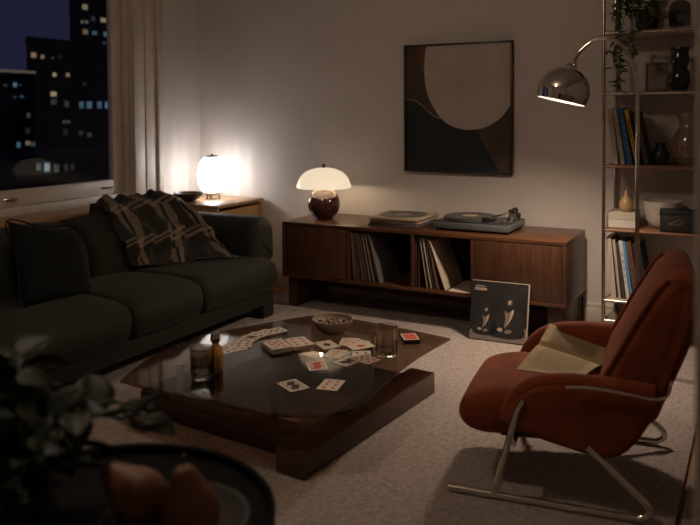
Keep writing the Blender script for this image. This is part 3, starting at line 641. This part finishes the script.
pf = thing('photo_frame', 'dark wooden photo frame standing on the shelf behind the arc pole', 'picture frame', (-.50, 4.35, 1.3195), (math.radians(-10), 0, 0))
for a in ((-.055, -.043, 0, .155), (.043, .055, 0, .155)): part('frame', bx(a[0], a[1], -.006, .006, a[2], a[3], .002), brn_c, pf)
for a in ((0, .012), (.143, .155)): part('frame', bx(-.043, .043, -.006, .006, a[0], a[1], .002), brn_c, pf)
part('picture', bx(-.043, .043, -.002, .004, .012, .143), mat('photo_print', (.16, .11, .08), .4, col2=(.06, .045, .035), scale=18), pf)
pk = thing('photo_frame', 'black arched picture in pale mount on the top shelf', 'picture frame', (-.385, 4.36, 1.6425), (math.radians(-8), 0, 0))
part('mount', bx(-.085, .075, 0, .006, 0, .20, .001), mat('mount_card', (.55, .46, .37), .7), pk)
part('picture', prism([(-.055, .018), (.05, .018), (.05, .12)]+[(-.0025+.0525*math.cos(a), .12+.04*math.sin(a)) for a in [PI*k/10 for k in range(1, 10)]]+[(-.055, .12)], -.002, .002), mat('dark_picture', (.012, .009, .008), .5, col2=(.03, .02, .016), scale=25), pk).data.transform(Matrix.Rotation(PI/2, 4, 'X'))
single('candle_cup', lathe([(0, 0), (.022, 0), (.026, .01), (.030, .07), (.027, .07), (.022, .02), (0, .015)], 24), mat('cream_cup', (.55, .40, .22), .5), 'small cream cup beside the black album on the lower shelf', 'cup', (-.505, BF+.055, .213))

# trailing plant on the top shelf
tp = thing('trailing_plant', 'trailing green vine in a dark pot on the top shelf', 'plant', (-.545, 4.33, 1.6405))
part('pot', lathe([(0, 0), (.045, 0), (.055, .02), (.066, .10), (.069, .11), (.063, .11), (.05, .03), (0, .02)], 28), black_mt, tp)
part('soil', lathe([(0, .092), (.06, .092), (.06, .098), (0, .10)], 20), soil, tp)
def leaf_into(bm, p, d, up_, L, W_):
    d = d.normalized(); sd = d.cross(up_).normalized(); nn = sd.cross(d)
    pts = [(0, 0), (.25, .42), (.55, .5), (.8, .28), (1, 0)]; A = []; Bv = []; Cv = []
    for t, ww in pts:
        c = p+d*(t*L)-nn*(L*.25*t*t); A.append(bm.verts.new(c+nn*.0)); Bv.append(bm.verts.new(c+sd*ww*W_+nn*W_*.12*(ww > 0))); Cv.append(bm.verts.new(c-sd*ww*W_+nn*W_*.12*(ww > 0)))
    for k in range(4):
        for X_ in (Bv, Cv):
            try: bm.faces.new((A[k], A[k+1], X_[k+1], X_[k]))
            except Exception: pass
fb = BM(); stems = BM(); random.seed(11)
vines = [[(-.03, -.05, .10), (-.08, -.13, .10), (-.10, -.165, .0), (-.105, -.17, -.12), (-.115, -.17, -.22), (-.12, -.165, -.29)],
         [(-.05, -.03, .10), (-.11, -.08, .12), (-.135, -.15, .03), (-.13, -.165, -.08), (-.14, -.17, -.2)],
         [(.0, -.05, .10), (-.02, -.15, .09), (-.04, -.175, .0), (-.045, -.175, -.07), (-.04, -.18, -.12)],
         [(-.04, 0, .10), (-.09, -.03, .17), (-.12, -.09, .15), (-.14, -.16, .08)], [(.02, 0, .10), (.03, -.05, .2), (.01, -.11, .22)], [(0, .01, .1), (-.04, -.02, .22), (-.08, -.05, .27)], [(.03, -.03, .1), (.06, -.12, .13), (.06, -.17, .05)], [(-.02, -.03, .1), (-.06, -.07, .2), (-.10, -.12, .22)]]
for v in vines:
    path = cr(v, 8); tube(path, .0018, 5, stems)
    for k in range(2, len(path), 2 if len(v) > 4 else 1):
        for _ in range(2):
            dd = Vector((random.uniform(-1, 1), random.uniform(-1, .4), random.uniform(-.7, .4)))
            leaf_into(fb, path[k], dd, Vector((random.uniform(-.4, .4), -.6, 1)), random.uniform(.036, .058), random.uniform(.015, .022))
part('stems', stems, vine_m, tp); fo = part('foliage', fb, vine_m, tp); fo['kind'] = 'stuff'
random.seed(5)

# floor clutter by the shelf
single('power_adapter', lathe([(0, 0), (.03, 0), (.048, .006), (.052, .018), (.044, .030), (.02, .036), (0, .036)], 28), black_mt, 'flat black oval power adapter on the floor beside the shelf', 'adapter', (-.83, 4.30, 0.002+.0005)).scale = (1.25, .8, .9)
single('cable', tube(cr([(-.905, 4.46, .15), (-.90, 4.44, .04), (-.88, 4.41, 0.002+.005), (-.80, 4.42, 0.002+.005), (-.72, 4.40, 0.002+.006), (-.66, 4.40, 0.002+.005), (-.60, 4.38, 0.002+.005), (-.5, 4.40, 0.002+.005)], 7), .0045, 7), black_mt, 'black cable trailing from the sideboard along the floor', 'cable')
single('cable', tube(cr([(-.76, 4.315, 0.002+.015), (-.70, 4.33, 0.002+.005), (-.66, 4.28, 0.002+.005), (-.62, 4.33, 0.002+.006), (-.58, 4.27, 0.002+.005), (-.54, 4.31, 0.002+.005), (-.46, 4.29, 0.002+.005)], 7), .005, 7), black_mt, 'tangled black cable on the floor under the shelf', 'cable')

# ================================================================== COFFEE TABLE
ct = thing('coffee_table', 'low smoked glass coffee table on dark wooden beams', 'coffee table', (-1.74, 2.6, 0))
GZ = .22
gA = [(-2.116, 2.072), (-1.97, 2.062), (-1.815, 2.060), (-1.524, 2.064), (-1.386, 2.088), (-1.273, 2.143), (-1.210, 2.222), (-1.206, 2.353), (-1.228, 2.592), (-1.229, 2.873), (-1.206, 3.134)]
gB = [(-1.206, 3.134), (-1.46, 3.179), (-1.752, 3.215), (-1.92, 3.19), (-1.999, 3.096), (-2.138, 2.833), (-2.203, 2.675), (-2.235, 2.534), (-2.21, 2.342), (-2.165, 2.20), (-2.116, 2.072)]
ol = [(p.x, p.y) for p in cr([(a, c, 0) for a, c in gA], 5)][:-1]+[(p.x, p.y) for p in cr([(a, c, 0) for a, c in gB], 5)][:-1]
cxy = Vector((-1.72, 2.62))
ins = lambda d_: [tuple(Vector(p)+(cxy-Vector(p)).normalized()*d_) for p in ol]
gb = BM(); L4 = []
for zz, d_ in ((GZ-.012, .003), (GZ-.009, 0), (GZ-.003, 0), (GZ, .003)): L4.append([gb.verts.new((x_, y_, zz)) for x_, y_ in ins(d_)])
gb.faces.new(L4[0][::-1]); gb.faces.new(L4[-1])
for A_, B_ in zip(L4, L4[1:]):
    for k in range(len(ol)): gb.faces.new((A_[k], A_[(k+1) % len(ol)], B_[(k+1) % len(ol)], B_[k]))
part('glass_top', gb, glass('smoked_glass', (.56, .46, .38), .05, 1.5, .55), ct, world=True)
RB = Matrix.Translation((-1.75, 2.6, 0)) @ Matrix.Rotation(math.radians(-5), 4, 'Z') @ Matrix.Translation((1.75, -2.6, 0))
for nm, a in (('side_beam', (-1.405, -1.285, 2.145, 3.09)), ('side_beam', (-2.21, -2.07, 2.26, 3.05)), ('cross_beam', (-2.07, -1.405, 2.25, 2.36)), ('cross_beam', (-2.07, -1.405, 2.92, 3.03))):
    part(nm, xf(bx(*a, .001, .088 if nm == 'side_beam' else .080, .004), RB), darkwood, ct, world=True)
for xx, yy in ((-1.535, 2.30), (-1.55, 2.98), (-2.02, 2.30), (-2.02, 2.98)):
    part('glass_support', xf(lathe([(0, .080), (.012, .080), (.018, .15), (.024, .206), (0, .2075)], 4, (xx, yy, 0)), RB), steel, ct, world=True)

# bowl of nuts
nb_ = single('snack_bowl', lathe([(0, 0), (.045, 0), (.05, .004), (.074, .024), (.090, .052), (.093, .066), (.088, .066), (.084, .052), (.066, .028), (.03, .014), (0, .012)], 48), mat('clay_bowl', (.22, .16, .11), .45, col2=(.17, .12, .08)), 'brown clay bowl of mixed nuts on the glass table', 'bowl', (-1.705, 2.965, GZ+.0005))
nut_bm = bmesh.new(); bmesh.ops.create_icosphere(nut_bm, subdivisions=1, radius=.0085); xf(nut_bm, Matrix.Diagonal((1.35, .9, .8, 1)))
nms = []
for c in ((.20, .10, .05), (.06, .03, .02), (.30, .20, .12)):
    q = nut_bm.copy(); nms.append(mesh_of('nut', q, mat('nut_%d' % len(nms), c, .5)))
for k in range(38):
    a = k*2.39996; r = .0735*math.sqrt((k+.5)/38); o = bpy.data.objects.new('nut', nms[k % 3]); COL.objects.link(o)
    o.location = (-1.705+r*math.cos(a), 2.965+r*math.sin(a), GZ+.046+.008*(1-(r/.0735)**2)+random.uniform(-.002, .003)); o.rotation_euler = (random.uniform(-.5, .5), random.uniform(-.5, .5), random.uniform(0, 6))
    tag(o, ('light brown', 'dark brown', 'pale')[k % 3]+' nut heaped in the clay bowl', 'nut', 'mixed nuts in the clay bowl')

# tumblers
clear = bpy.data.materials.new('clear_glass'); clear.use_nodes = True; nt = clear.node_tree; nt.nodes.remove(nt.nodes['Principled BSDF'])
gbs = nt.nodes.new('ShaderNodeBsdfGlass'); gbs.inputs['IOR'].default_value = 1.45; gbs.inputs['Color'].default_value = (.95, .94, .92, 1); nt.links.new(gbs.outputs[0], nt.nodes['Material Output'].inputs[0])
def tumbler(label, loc, s=1.0):
    t = thing('glass_tumbler', label, 'glass', loc)
    pr_ = [(0, 0), (.036, 0), (.0395, .004), (.041, .03), (.0445, .108), (.0435, .110), (.0425, .108), (.038, .03), (.034, .020), (0, .018)]
    part('body', lathe([(a*s, c*s) for a, c in pr_], 12), clear, t, sharp=20)
    for k in range(12):
        a = 2*PI*(k+.5)/12; part('cut_facet', xf(box(BM(), (0, 0, 0), (.0016*s, .012*s, .040*s), .0006, 1), Matrix.Translation((.0405*s*math.cos(a), .0405*s*math.sin(a), .030*s)) @ Matrix.Rotation(a, 4, 'Z')), clear, t)
    return t
tumbler('cut glass tumbler standing before the amber bottle', (-1.853, 2.232, GZ+.0005), 1.05)
tumbler('cut glass tumbler beside the scattered cards and card box', (-1.352, 2.786, GZ+.0005), 1.12)
ab = thing('amber_bottle', 'small amber bottle with a silver top in place of a lantern reflection behind the tumbler', 'bottle', (-1.872, 2.335, GZ+.0005))
part('body', lathe([(0, 0), (.024, 0), (.028, .005), (.029, .06), (.026, .082), (.014, .094), (.012, .104), (0, .104)], 28), mat('amber_glass', (.42, .22, .045), .12, coat=.5), ab)
part('reflection_cap', lathe([(0, .104), (.014, .104), (.018, .110), (.020, .125), (.017, .140), (.008, .147), (0, .148)], 24), chrome, ab)  # silver cap shaped where the lantern's reflection shows on the glass

# playing cards
CW, CH, CT = .064, .090, .0007
card_me = mesh_of('card_stock', bx(-CW/2, CW/2, -CH/2, CH/2, 0, CT), mat('card_white', (.56, .47, .38), .55))
def flat_poly(pts, dz=.0004):
    b_ = BM(); prism(pts, CT-.0001, CT+dz, b_); return b_
dia = lambda cx, cy, s: [(cx, cy-s), (cx+s*.75, cy), (cx, cy+s), (cx-s*.75, cy)]
def print_mesh(nm, polys, m_):
    b_ = BM()
    for q in polys: prism(q, CT-.0001, CT+.0003, b_)
    return mesh_of(nm, b_, m_)
def rect(x0, y0, x1, y1): return [(x0, y0), (x1, y0), (x1, y1), (x0, y1)]
def frame4(a, b_, t): return [rect(-a, -b_, a, -b_+t), rect(-a, b_-t, a, b_), rect(-a, -b_+t, -a+t, b_-t), rect(a-t, -b_+t, a, b_-t)]
def pips(nn): 
    L = {3: [(0, -.026), (0, 0), (0, .026)], 6: [(x_, y_) for x_ in (-.014, .014) for y_ in (-.026, 0, .026)], 8: [(x_, y_) for x_ in (-.014, .014) for y_ in (-.027, 0, .027)]+[(0, -.013), (0, .013)], 1: [(0, 0)]}[nn]
    return [dia(x_, y_, .0085 if nn != 1 else .02) for x_, y_ in L]+[dia(-.026, .037, .004), dia(.026, -.037, .004)]
court = frame4(.022, .034, .0025)+[[(-.018, -.03), (.005, -.03), (.018, -.006), (.006, .004), (-.012, -.006)], [(.018, .03), (-.005, .03), (-.018, .006), (-.004, .002), (.012, .008)], dia(0, 0, .007), dia(-.027, .037, .004), dia(.027, -.037, .004)]
back = frame4(.028, .041, .002)+[dia(x_, y_, .0075) for x_ in (-.016, 0, .016) for y_ in (-.03, -.015, 0, .015, .03)]
PM = {('b', 'court'): print_mesh('card_print', court, black_print), ('r', 'court'): print_mesh('card_print', court, red_print), ('r', 6): print_mesh('card_print', pips(6), red_print), ('b', 6): print_mesh('card_print', pips(6), black_print), ('r', 8): print_mesh('card_print', pips(8), red_print), ('b', 8): print_mesh('card_print', pips(8), black_print), ('r', 3): print_mesh('card_print', pips(3), red_print), ('b', 1): print_mesh('card_print', pips(1), black_print), ('r', 1): print_mesh('card_print', pips(1), red_print), ('r', 'back'): print_mesh('card_print', back, red_print)}
def card(x, y, ang, kind, label, lev=0, group=None, sc=1.22, tilt=0):
    t = thing('playing_card', label, 'playing card', (x, y, GZ+.0006+lev*.0012), (tilt, 0, math.radians(ang)), group); t.scale = (sc, sc, 1)
    link_copy(card_me, 'card_stock', t); link_copy(PM[kind], 'card_print', t)['kind'] = 'stuff'; return t
card(-1.505, 2.322, 62, ('b', 'court'), 'black court card lying nearest the front glass edge')
card(-1.385, 2.392, 12, ('r', 6), 'red pip card beside the lone black court card')
card(-1.540, 2.550, 40, ('r', 'court'), 'red court card lying alone in front of the scattered cards')
card(-1.640, 2.800, 55, ('b', 1), 'single pale card lying in front of the clay bowl')
card(-1.548, 2.712, 10, ('r', 3), 'red three-pip card behind the lone red court card')
card(-1.455, 2.655, -12, ('b', 'court'), 'black court card overlapping the pair of pip cards')
card(-1.440, 2.740, 30, ('b', 6), 'black pip card tucked under the overlapping court card', 1)
card(-1.405, 2.700, 75, ('r', 8), 'red pip card at the end of the overlapping cards by the tumbler', 2)
card(-1.575, 2.880, 20, ('r', 8), 'red pip card at the start of the small fan by the bowl', 0)
card(-1.535, 2.870, -10, ('r', 6), 'red pip card in the middle of the small fan by the bowl', 1)
card(-1.500, 2.845, -35, ('r', 1), 'red ace card topping the small fan by the bowl', 2)
for i, (cx, cy, a, kd) in enumerate(((-1.985, 2.560, 62, ('b', 8)), (-1.965, 2.595, 45, ('r', 8)), (-1.965, 2.640, 30, ('b', 6)), (-1.985, 2.700, 15, ('b', 8)), (-1.985, 2.750, 5, ('b', 'court')), (-1.972, 2.800, -8, ('b', 6)), (-1.945, 2.845, -22, ('b', 8)))):
    card(cx, cy, a, kd, ('first', 'second', 'third', 'fourth', 'fifth', 'sixth', 'last')[i]+' card from the amber bottle in the curved spread', i, 'cards fanned out behind the amber bottle')
# the deck: every card of the two squared halves
for h, (cx, cy, a, nn) in enumerate(((-1.748, 2.744, 53, 12), (-1.805, 2.660, 55, 16))):
    for k in range(nn):
        t = card(cx+random.uniform(-.0015, .0015), cy+random.uniform(-.0015, .0015), a+random.uniform(-1.5, 1.5), ('r', 8 if h else 6), ('topmost red pip card of the deck' if k == nn-1 else 'card below the top card in the taller half of the deck') if h else 'card in the lower half of the deck lying behind the taller half', 0, 'cards in the deck, taller half' if h else 'cards in the deck, lower half', 1.42)
        t.location.z = GZ+.0006+k*.0012
cbx = thing('card_box', 'black card box with a red-patterned card on top', 'box', (-1.345, 3.01, GZ+.0005), (0, 0, math.radians(35)))
part('carton', bx(-.036, .036, -.050, .050, 0, .020, .002), black_mt, cbx); part('pattern', bx(-.027, .027, -.040, .040, .0195, .0206), red_print, cbx); part('pale_border', bx(-.033, .033, -.047, .047, .0194, .0202), MATS['card_white'], cbx)

# ================================================================== ARMCHAIR
CA = math.radians(8)
ch = thing('lounge_chair', 'rust velvet lounge chair with tubular chrome sled frame', 'armchair', (-.58, 2.325, 0), (0, 0, PI+CA))
loc = lambda u, w_, v: (u, -v, w_)                  # u forward, v to the far side, w up
cl = lambda L, k=5: [p[:2] for p in cr([(a, c, 0) for a, c in L], k, True)]
SIDE = [(.118, .235), (.122, .282), (.088, .332), (.03, .370), (-.05, .387), (-.15, .391), (-.25, .388), (-.315, .383), (-.325, .35), (-.295, .29), (-.255, .225), (-.205, .180), (-.15, .172), (-.05, .188), (.05, .210)]
part('side_panel', loft(cl(SIDE), -.012, .062, .022, loc), rust, ch, sharp=70); part('side_panel', loft(cl([(a, c+(.02 if c > .3 else 0)) for a, c in SIDE]), .490, .572, .022, loc), rust, ch, sharp=70)
# padded rim over each arm
RIM = [(.115, .245), (.115, .282), (.083, .332), (.03, .368), (-.05, .384), (-.15, .388), (-.25, .385), (-.31, .380)]
for v, dz, rr in ((.022, 0, .026), (.530, .014, .040)): part('arm_rim', tube([loc(p.x, p.y+dz, v) for p in cr([(a, c, 0) for a, c in RIM], 5)], rr, 14), rust, ch, sharp=70)
CUSH = [(.06, .185), (.16, .172), (.225, .172), (.268, .188), (.290, .222), (.282, .262), (.250, .292), (.18, .314), (.10, .322), (0, .318), (-.10, .305), (-.19, .30), (-.21, .25), (-.19, .20), (-.08, .19)]
part('seat_cushion', loft(cl(CUSH), .040, .520, .05, loc, bulge=.006), rust, ch, sharp=70)
BACKC = [(-0.135, 0.275), (-0.15, 0.33), (-0.172, 0.405), (-0.218, 0.494), (-0.257, 0.57), (-0.296, 0.639), (-0.324, 0.685), (-0.351, 0.712), (-0.383, 0.714), (-0.405, 0.694), (-0.403, 0.646), (-0.377, 0.568), (-0.346, 0.481), (-0.318, 0.41), (-0.29, 0.34), (-0.25, 0.27), (-0.18, 0.25)]
part('back_cushion', loft(cl([(a-(.05 if i_ >= 10 and i_ <= 15 else 0), c) for i_, (a, c) in enumerate(BACKC)]), .042, .518, .034, loc, n=6), rust, ch, sharp=70)
SHELL = [(-0.33, 0.37), (-0.362, 0.455), (-0.398, 0.559), (-0.429, 0.655), (-0.434, 0.703), (-0.415, 0.729), (-0.381, 0.731), (-0.356, 0.716), (-0.373, 0.694), (-0.388, 0.664), (-0.365, 0.568), (-0.331, 0.463), (-0.3, 0.375)]
part('back_shell', loft(cl(SHELL, 4), .03, .53, .03, loc), rust, ch, sharp=70)
SEAM = [(-0.172, 0.405), (-0.218, 0.494), (-0.257, 0.57), (-0.296, 0.639), (-0.324, 0.685), (-0.351, 0.712)]
for v in (.052, .508): part('piping', tube([loc(p.x+.003, p.y+.002, v) for p in cr([(a, c, 0) for a, c in SEAM], 5)], .006, 8), rust, ch)
def leg_frame(v, s, q=0):
    pth = [(.305, .012), (.16, .012), (-.10-q, .012), (-.235-q, .012), (-.272-q, .015), (-.296-q, .034), (-.285-q, .062), (-.235-q*.8, .105), (-.166-q*.6, .167), (-.12, .205)]
    part('sled_runner', tube([loc(p.x, p.y, v) for p in cr([(a, c, 0) for a, c in pth], 6)], .0105, 12), chrome, ch)
    part('front_leg', tube([loc(a, c, v) for a, c in ((.159, .015), (.135, .11), (.108, .215), (.088, .29), (.070, .325))], .0105, 12), chrome, ch)
    part('arm_trim', tube([loc(p.x, p.y, v+s*.012) for p in cr([(-.06, .386, 0), (-.10, .391, 0), (-.15, .393, 0), (-.25, .386, 0), (-.315, .382, 0), (-.345, .40, 0), (-.352, .44, 0)], 5)], .005, 8), chrome, ch)
leg_frame(-.012, -1.6); leg_frame(.572, 1.6, .06)
part('cross_tube', tube([loc(.10, .175, -.012+.02), loc(.10, .175, .552)], .009, 10), chrome, ch); part('cross_tube', tube([loc(-.13, .185, .008), loc(-.13, .185, .552)], .009, 10), chrome, ch)
part('seat_base', loft([(.15, .172), (.15, .19), (-.2, .205), (-.2, .19)], .06, .50, .005, loc), black_mt, ch)

# open book on the chair
ob = thing('open_book', 'open book with yellowed pages lying on the chair seat', 'book', (-.58, 2.325, 0), (0, 0, PI+CA))
def quad_page(A, B, Cc, D, th, bulge_, nm, m_):
    """A-B spine, D-C outer edge; a bowed leaf block of thickness th"""
    A, B, Cc, D = [Vector(loc(p[0], p[2], p[1])) for p in (A, B, Cc, D)]
    nn = (B-A).cross(D-A).normalized()
    if nn.z < 0: nn = -nn
    g = grid(lambda a, c: A.lerp(B, c).lerp(D.lerp(Cc, c), a)+nn*(bulge_*math.sin(PI*min(1, a*1.25)**.7)*(1 if a < .8 else 1)), 10, 4)
    bmesh.ops.solidify(g, geom=g.faces[:], thickness=th)
    return part(nm, g, m_, ob), (A, B, Cc, D, nn)
sA, sB = (.072, .420, .372), (-.148, .412, .322)
_, near = quad_page(sA, sB, (-.085, .235, .330), (.128, .250, .330), .010, .008, 'page_block', page_m)
_, far = quad_page(sA, sB, (-.172, .505, .366), (.042, .510, .428), .010, .006, 'page_block', page_m)
for (A, B, Cc, D, nn) in (near, far):
    for k in range(16):
        a = .14+.048*k
        p0 = A.lerp(B, .12).lerp(D.lerp(Cc, .12), a); p1 = A.lerp(B, .86-.2*random.random()*(k % 5 == 0)).lerp(D.lerp(Cc, .86), a)
        h_ = .0085*math.sin(PI*min(1, a*1.25)**.7)+.0008
        b_ = BM(); w2 = (D-A).normalized()*.0008
        vs = [b_.verts.new(q) for q in (p0-w2+nn*h_, p1-w2+nn*h_, p1+w2+nn*h_, p0+w2+nn*h_)]; b_.faces.new(vs)
        part('text_line', b_, ink, ob)
def cover(A, B, Cc, D, nn):
    q = [p-nn*.0125 for p in (A, B, Cc, D)]; b_ = BM(); vs = [b_.verts.new(p) for p in q]; b_.faces.new(vs); bmesh.ops.solidify(b_, geom=b_.faces[:], thickness=.002); part('cover', b_, brn_c, ob)
cover(*near); cover(*far)

# ================================================================== FOREGROUND TABLE, FRUIT, PLANT
black_tb = mat('black_table', (.005, .0045, .004), .5, spec=.08)
TX, TY, TZ, TR = -.935, .88, .55, .275
rt_ = thing('side_table', 'round black side table with raised rim in the foreground', 'table', (TX, TY, 0))
part('table_top', lathe([(0, TZ-.03), (TR-.01, TZ-.03), (TR, TZ-.022), (TR, TZ+.014), (TR-.004, TZ+.018), (TR-.010, TZ+.014), (TR-.012, TZ), (0, TZ)], 72), black_tb, rt_)
part('stem', lathe([(0, .02), (.03, .02), (.022, .06), (.018, .3), (.022, TZ-.05), (.06, TZ-.03), (0, TZ-.03)], 24), black_gl, rt_)
part('foot', lathe([(0, .001), (.17, .001), (.175, .008), (.16, .018), (.03, .03), (0, .03)], 48), black_gl, rt_)
FB = Vector((-.782, .874, TZ+.0005))
single('fruit_bowl', lathe([(0, 0), (.04, 0), (.05, .006), (.085, .022), (.108, .048), (.112, .056), (.107, .056), (.082, .029), (.04, .014), (0, .012)], 48), mat('grey_bowl', (.055, .050, .045), .5), 'shallow grey ceramic bowl holding pears on the black side table', 'bowl', FB)
pear_m = mat('pear_skin', (.22, .085, .042), .55, col2=(.15, .055, .026), scale=25)
def pear(label, locp, rot, s):
    t = thing('pear', label, 'pear', locp, rot); t.scale = (s, s, s)
    part('flesh', lathe([(p.x, p.y) for p in cr([(0, 0, 0), (.016, .001, 0), (.034, .014, 0), (.041, .036, 0), (.036, .060, 0), (.025, .082, 0), (.018, .098, 0), (.010, .107, 0), (0, .108, 0)], 4)], 28), pear_m, t, sharp=180)
    part('stalk', tube([(0, 0, .105), (.002, 0, .118), (.006, 0, .128)], [.002, .0016, .0022], 6), brn_c, t)
pear('upright red-brown pear in the grey bowl', FB+Vector((.018, .026, .014)), (.12, -.10, 0), 1.08)
pear('darker pear lying beside the upright pear in the grey bowl', FB+Vector((-.052, .022, .036)), (0, 1.05, 3.3), 1.08)

random.seed(21)
PLX, PLY = -1.055, .80
fp = thing('potted_plant', 'leafy dark green potted plant on the black side table', 'plant', (PLX, PLY, TZ+.0005))
part('pot', lathe([(0, 0), (.04, 0), (.046, .006), (.056, .055), (.059, .066), (.053, .066), (.046, .02), (0, .015)], 32), mat('pot_dark', (.05, .045, .04), .35), fp)
part('soil', lathe([(0, .052), (.051, .052), (.051, .057), (0, .060)], 20), soil, fp)
def leaf_mesh(m_, L=.085, W_=.026, curl=.30):
    b_ = BM(); NL = 8; rows_ = []
    for i in range(NL+1):
        t = i/NL; ww = W_*(math.sin(PI*t**.8)**.75) if 0 < t < 1 else 0; zc = -curl*L*t*t; row = []
        for s_ in (-1, -.5, 0, .5, 1): row.append(b_.verts.new((t*L, s_*ww, zc+abs(s_)*ww*.35)))
        rows_.append(row)
    for i in range(NL):
        for k in range(4): b_.faces.new((rows_[i][k], rows_[i+1][k], rows_[i+1][k+1], rows_[i][k+1]))
    bmesh.ops.remove_doubles(b_, verts=b_.verts[:], dist=1e-6); bmesh.ops.solidify(b_, geom=b_.faces[:], thickness=.0008)
    return mesh_of('leaf', b_, m_, 180)
LM = [leaf_mesh(leaf_m), leaf_mesh(leaf_m, .075, .030, .15), leaf_mesh(leaf_p, .07, .022, .45)]
for k in range(19):
    az = k*2.4+random.uniform(-.3, .3); sp_ = random.uniform(.07, .25); hh = random.uniform(.02, .20)
    dx, dy = math.cos(az)*sp_, math.sin(az)*sp_
    path = cr([(dx*.06, dy*.06, .055), (dx*.25, dy*.25, .085+hh*.6), (dx*.6, dy*.6, .075+hh), (dx, dy, .055+hh*.9)], 6)
    part('stem', tube(path, [.0035-.0018*i/len(path) for i in range(len(path))], 6), leaf_p, fp)
    nl = random.randint(6, 8)
    for q in range(nl):
        i = int(len(path)*(.35+.62*q/(nl-1))); p = path[min(i, len(path)-1)]
        la = az+(2.0*(q % 2)-1)*random.uniform(.5, 1.5)+(0 if q < nl-1 else .0)
        link_copy(LM[random.choice((0, 0, 1, 1, 2))], 'leaf', fp, p, (random.uniform(-.5, .5), random.uniform(-.75, .25), la), random.uniform(.75, 1.25))
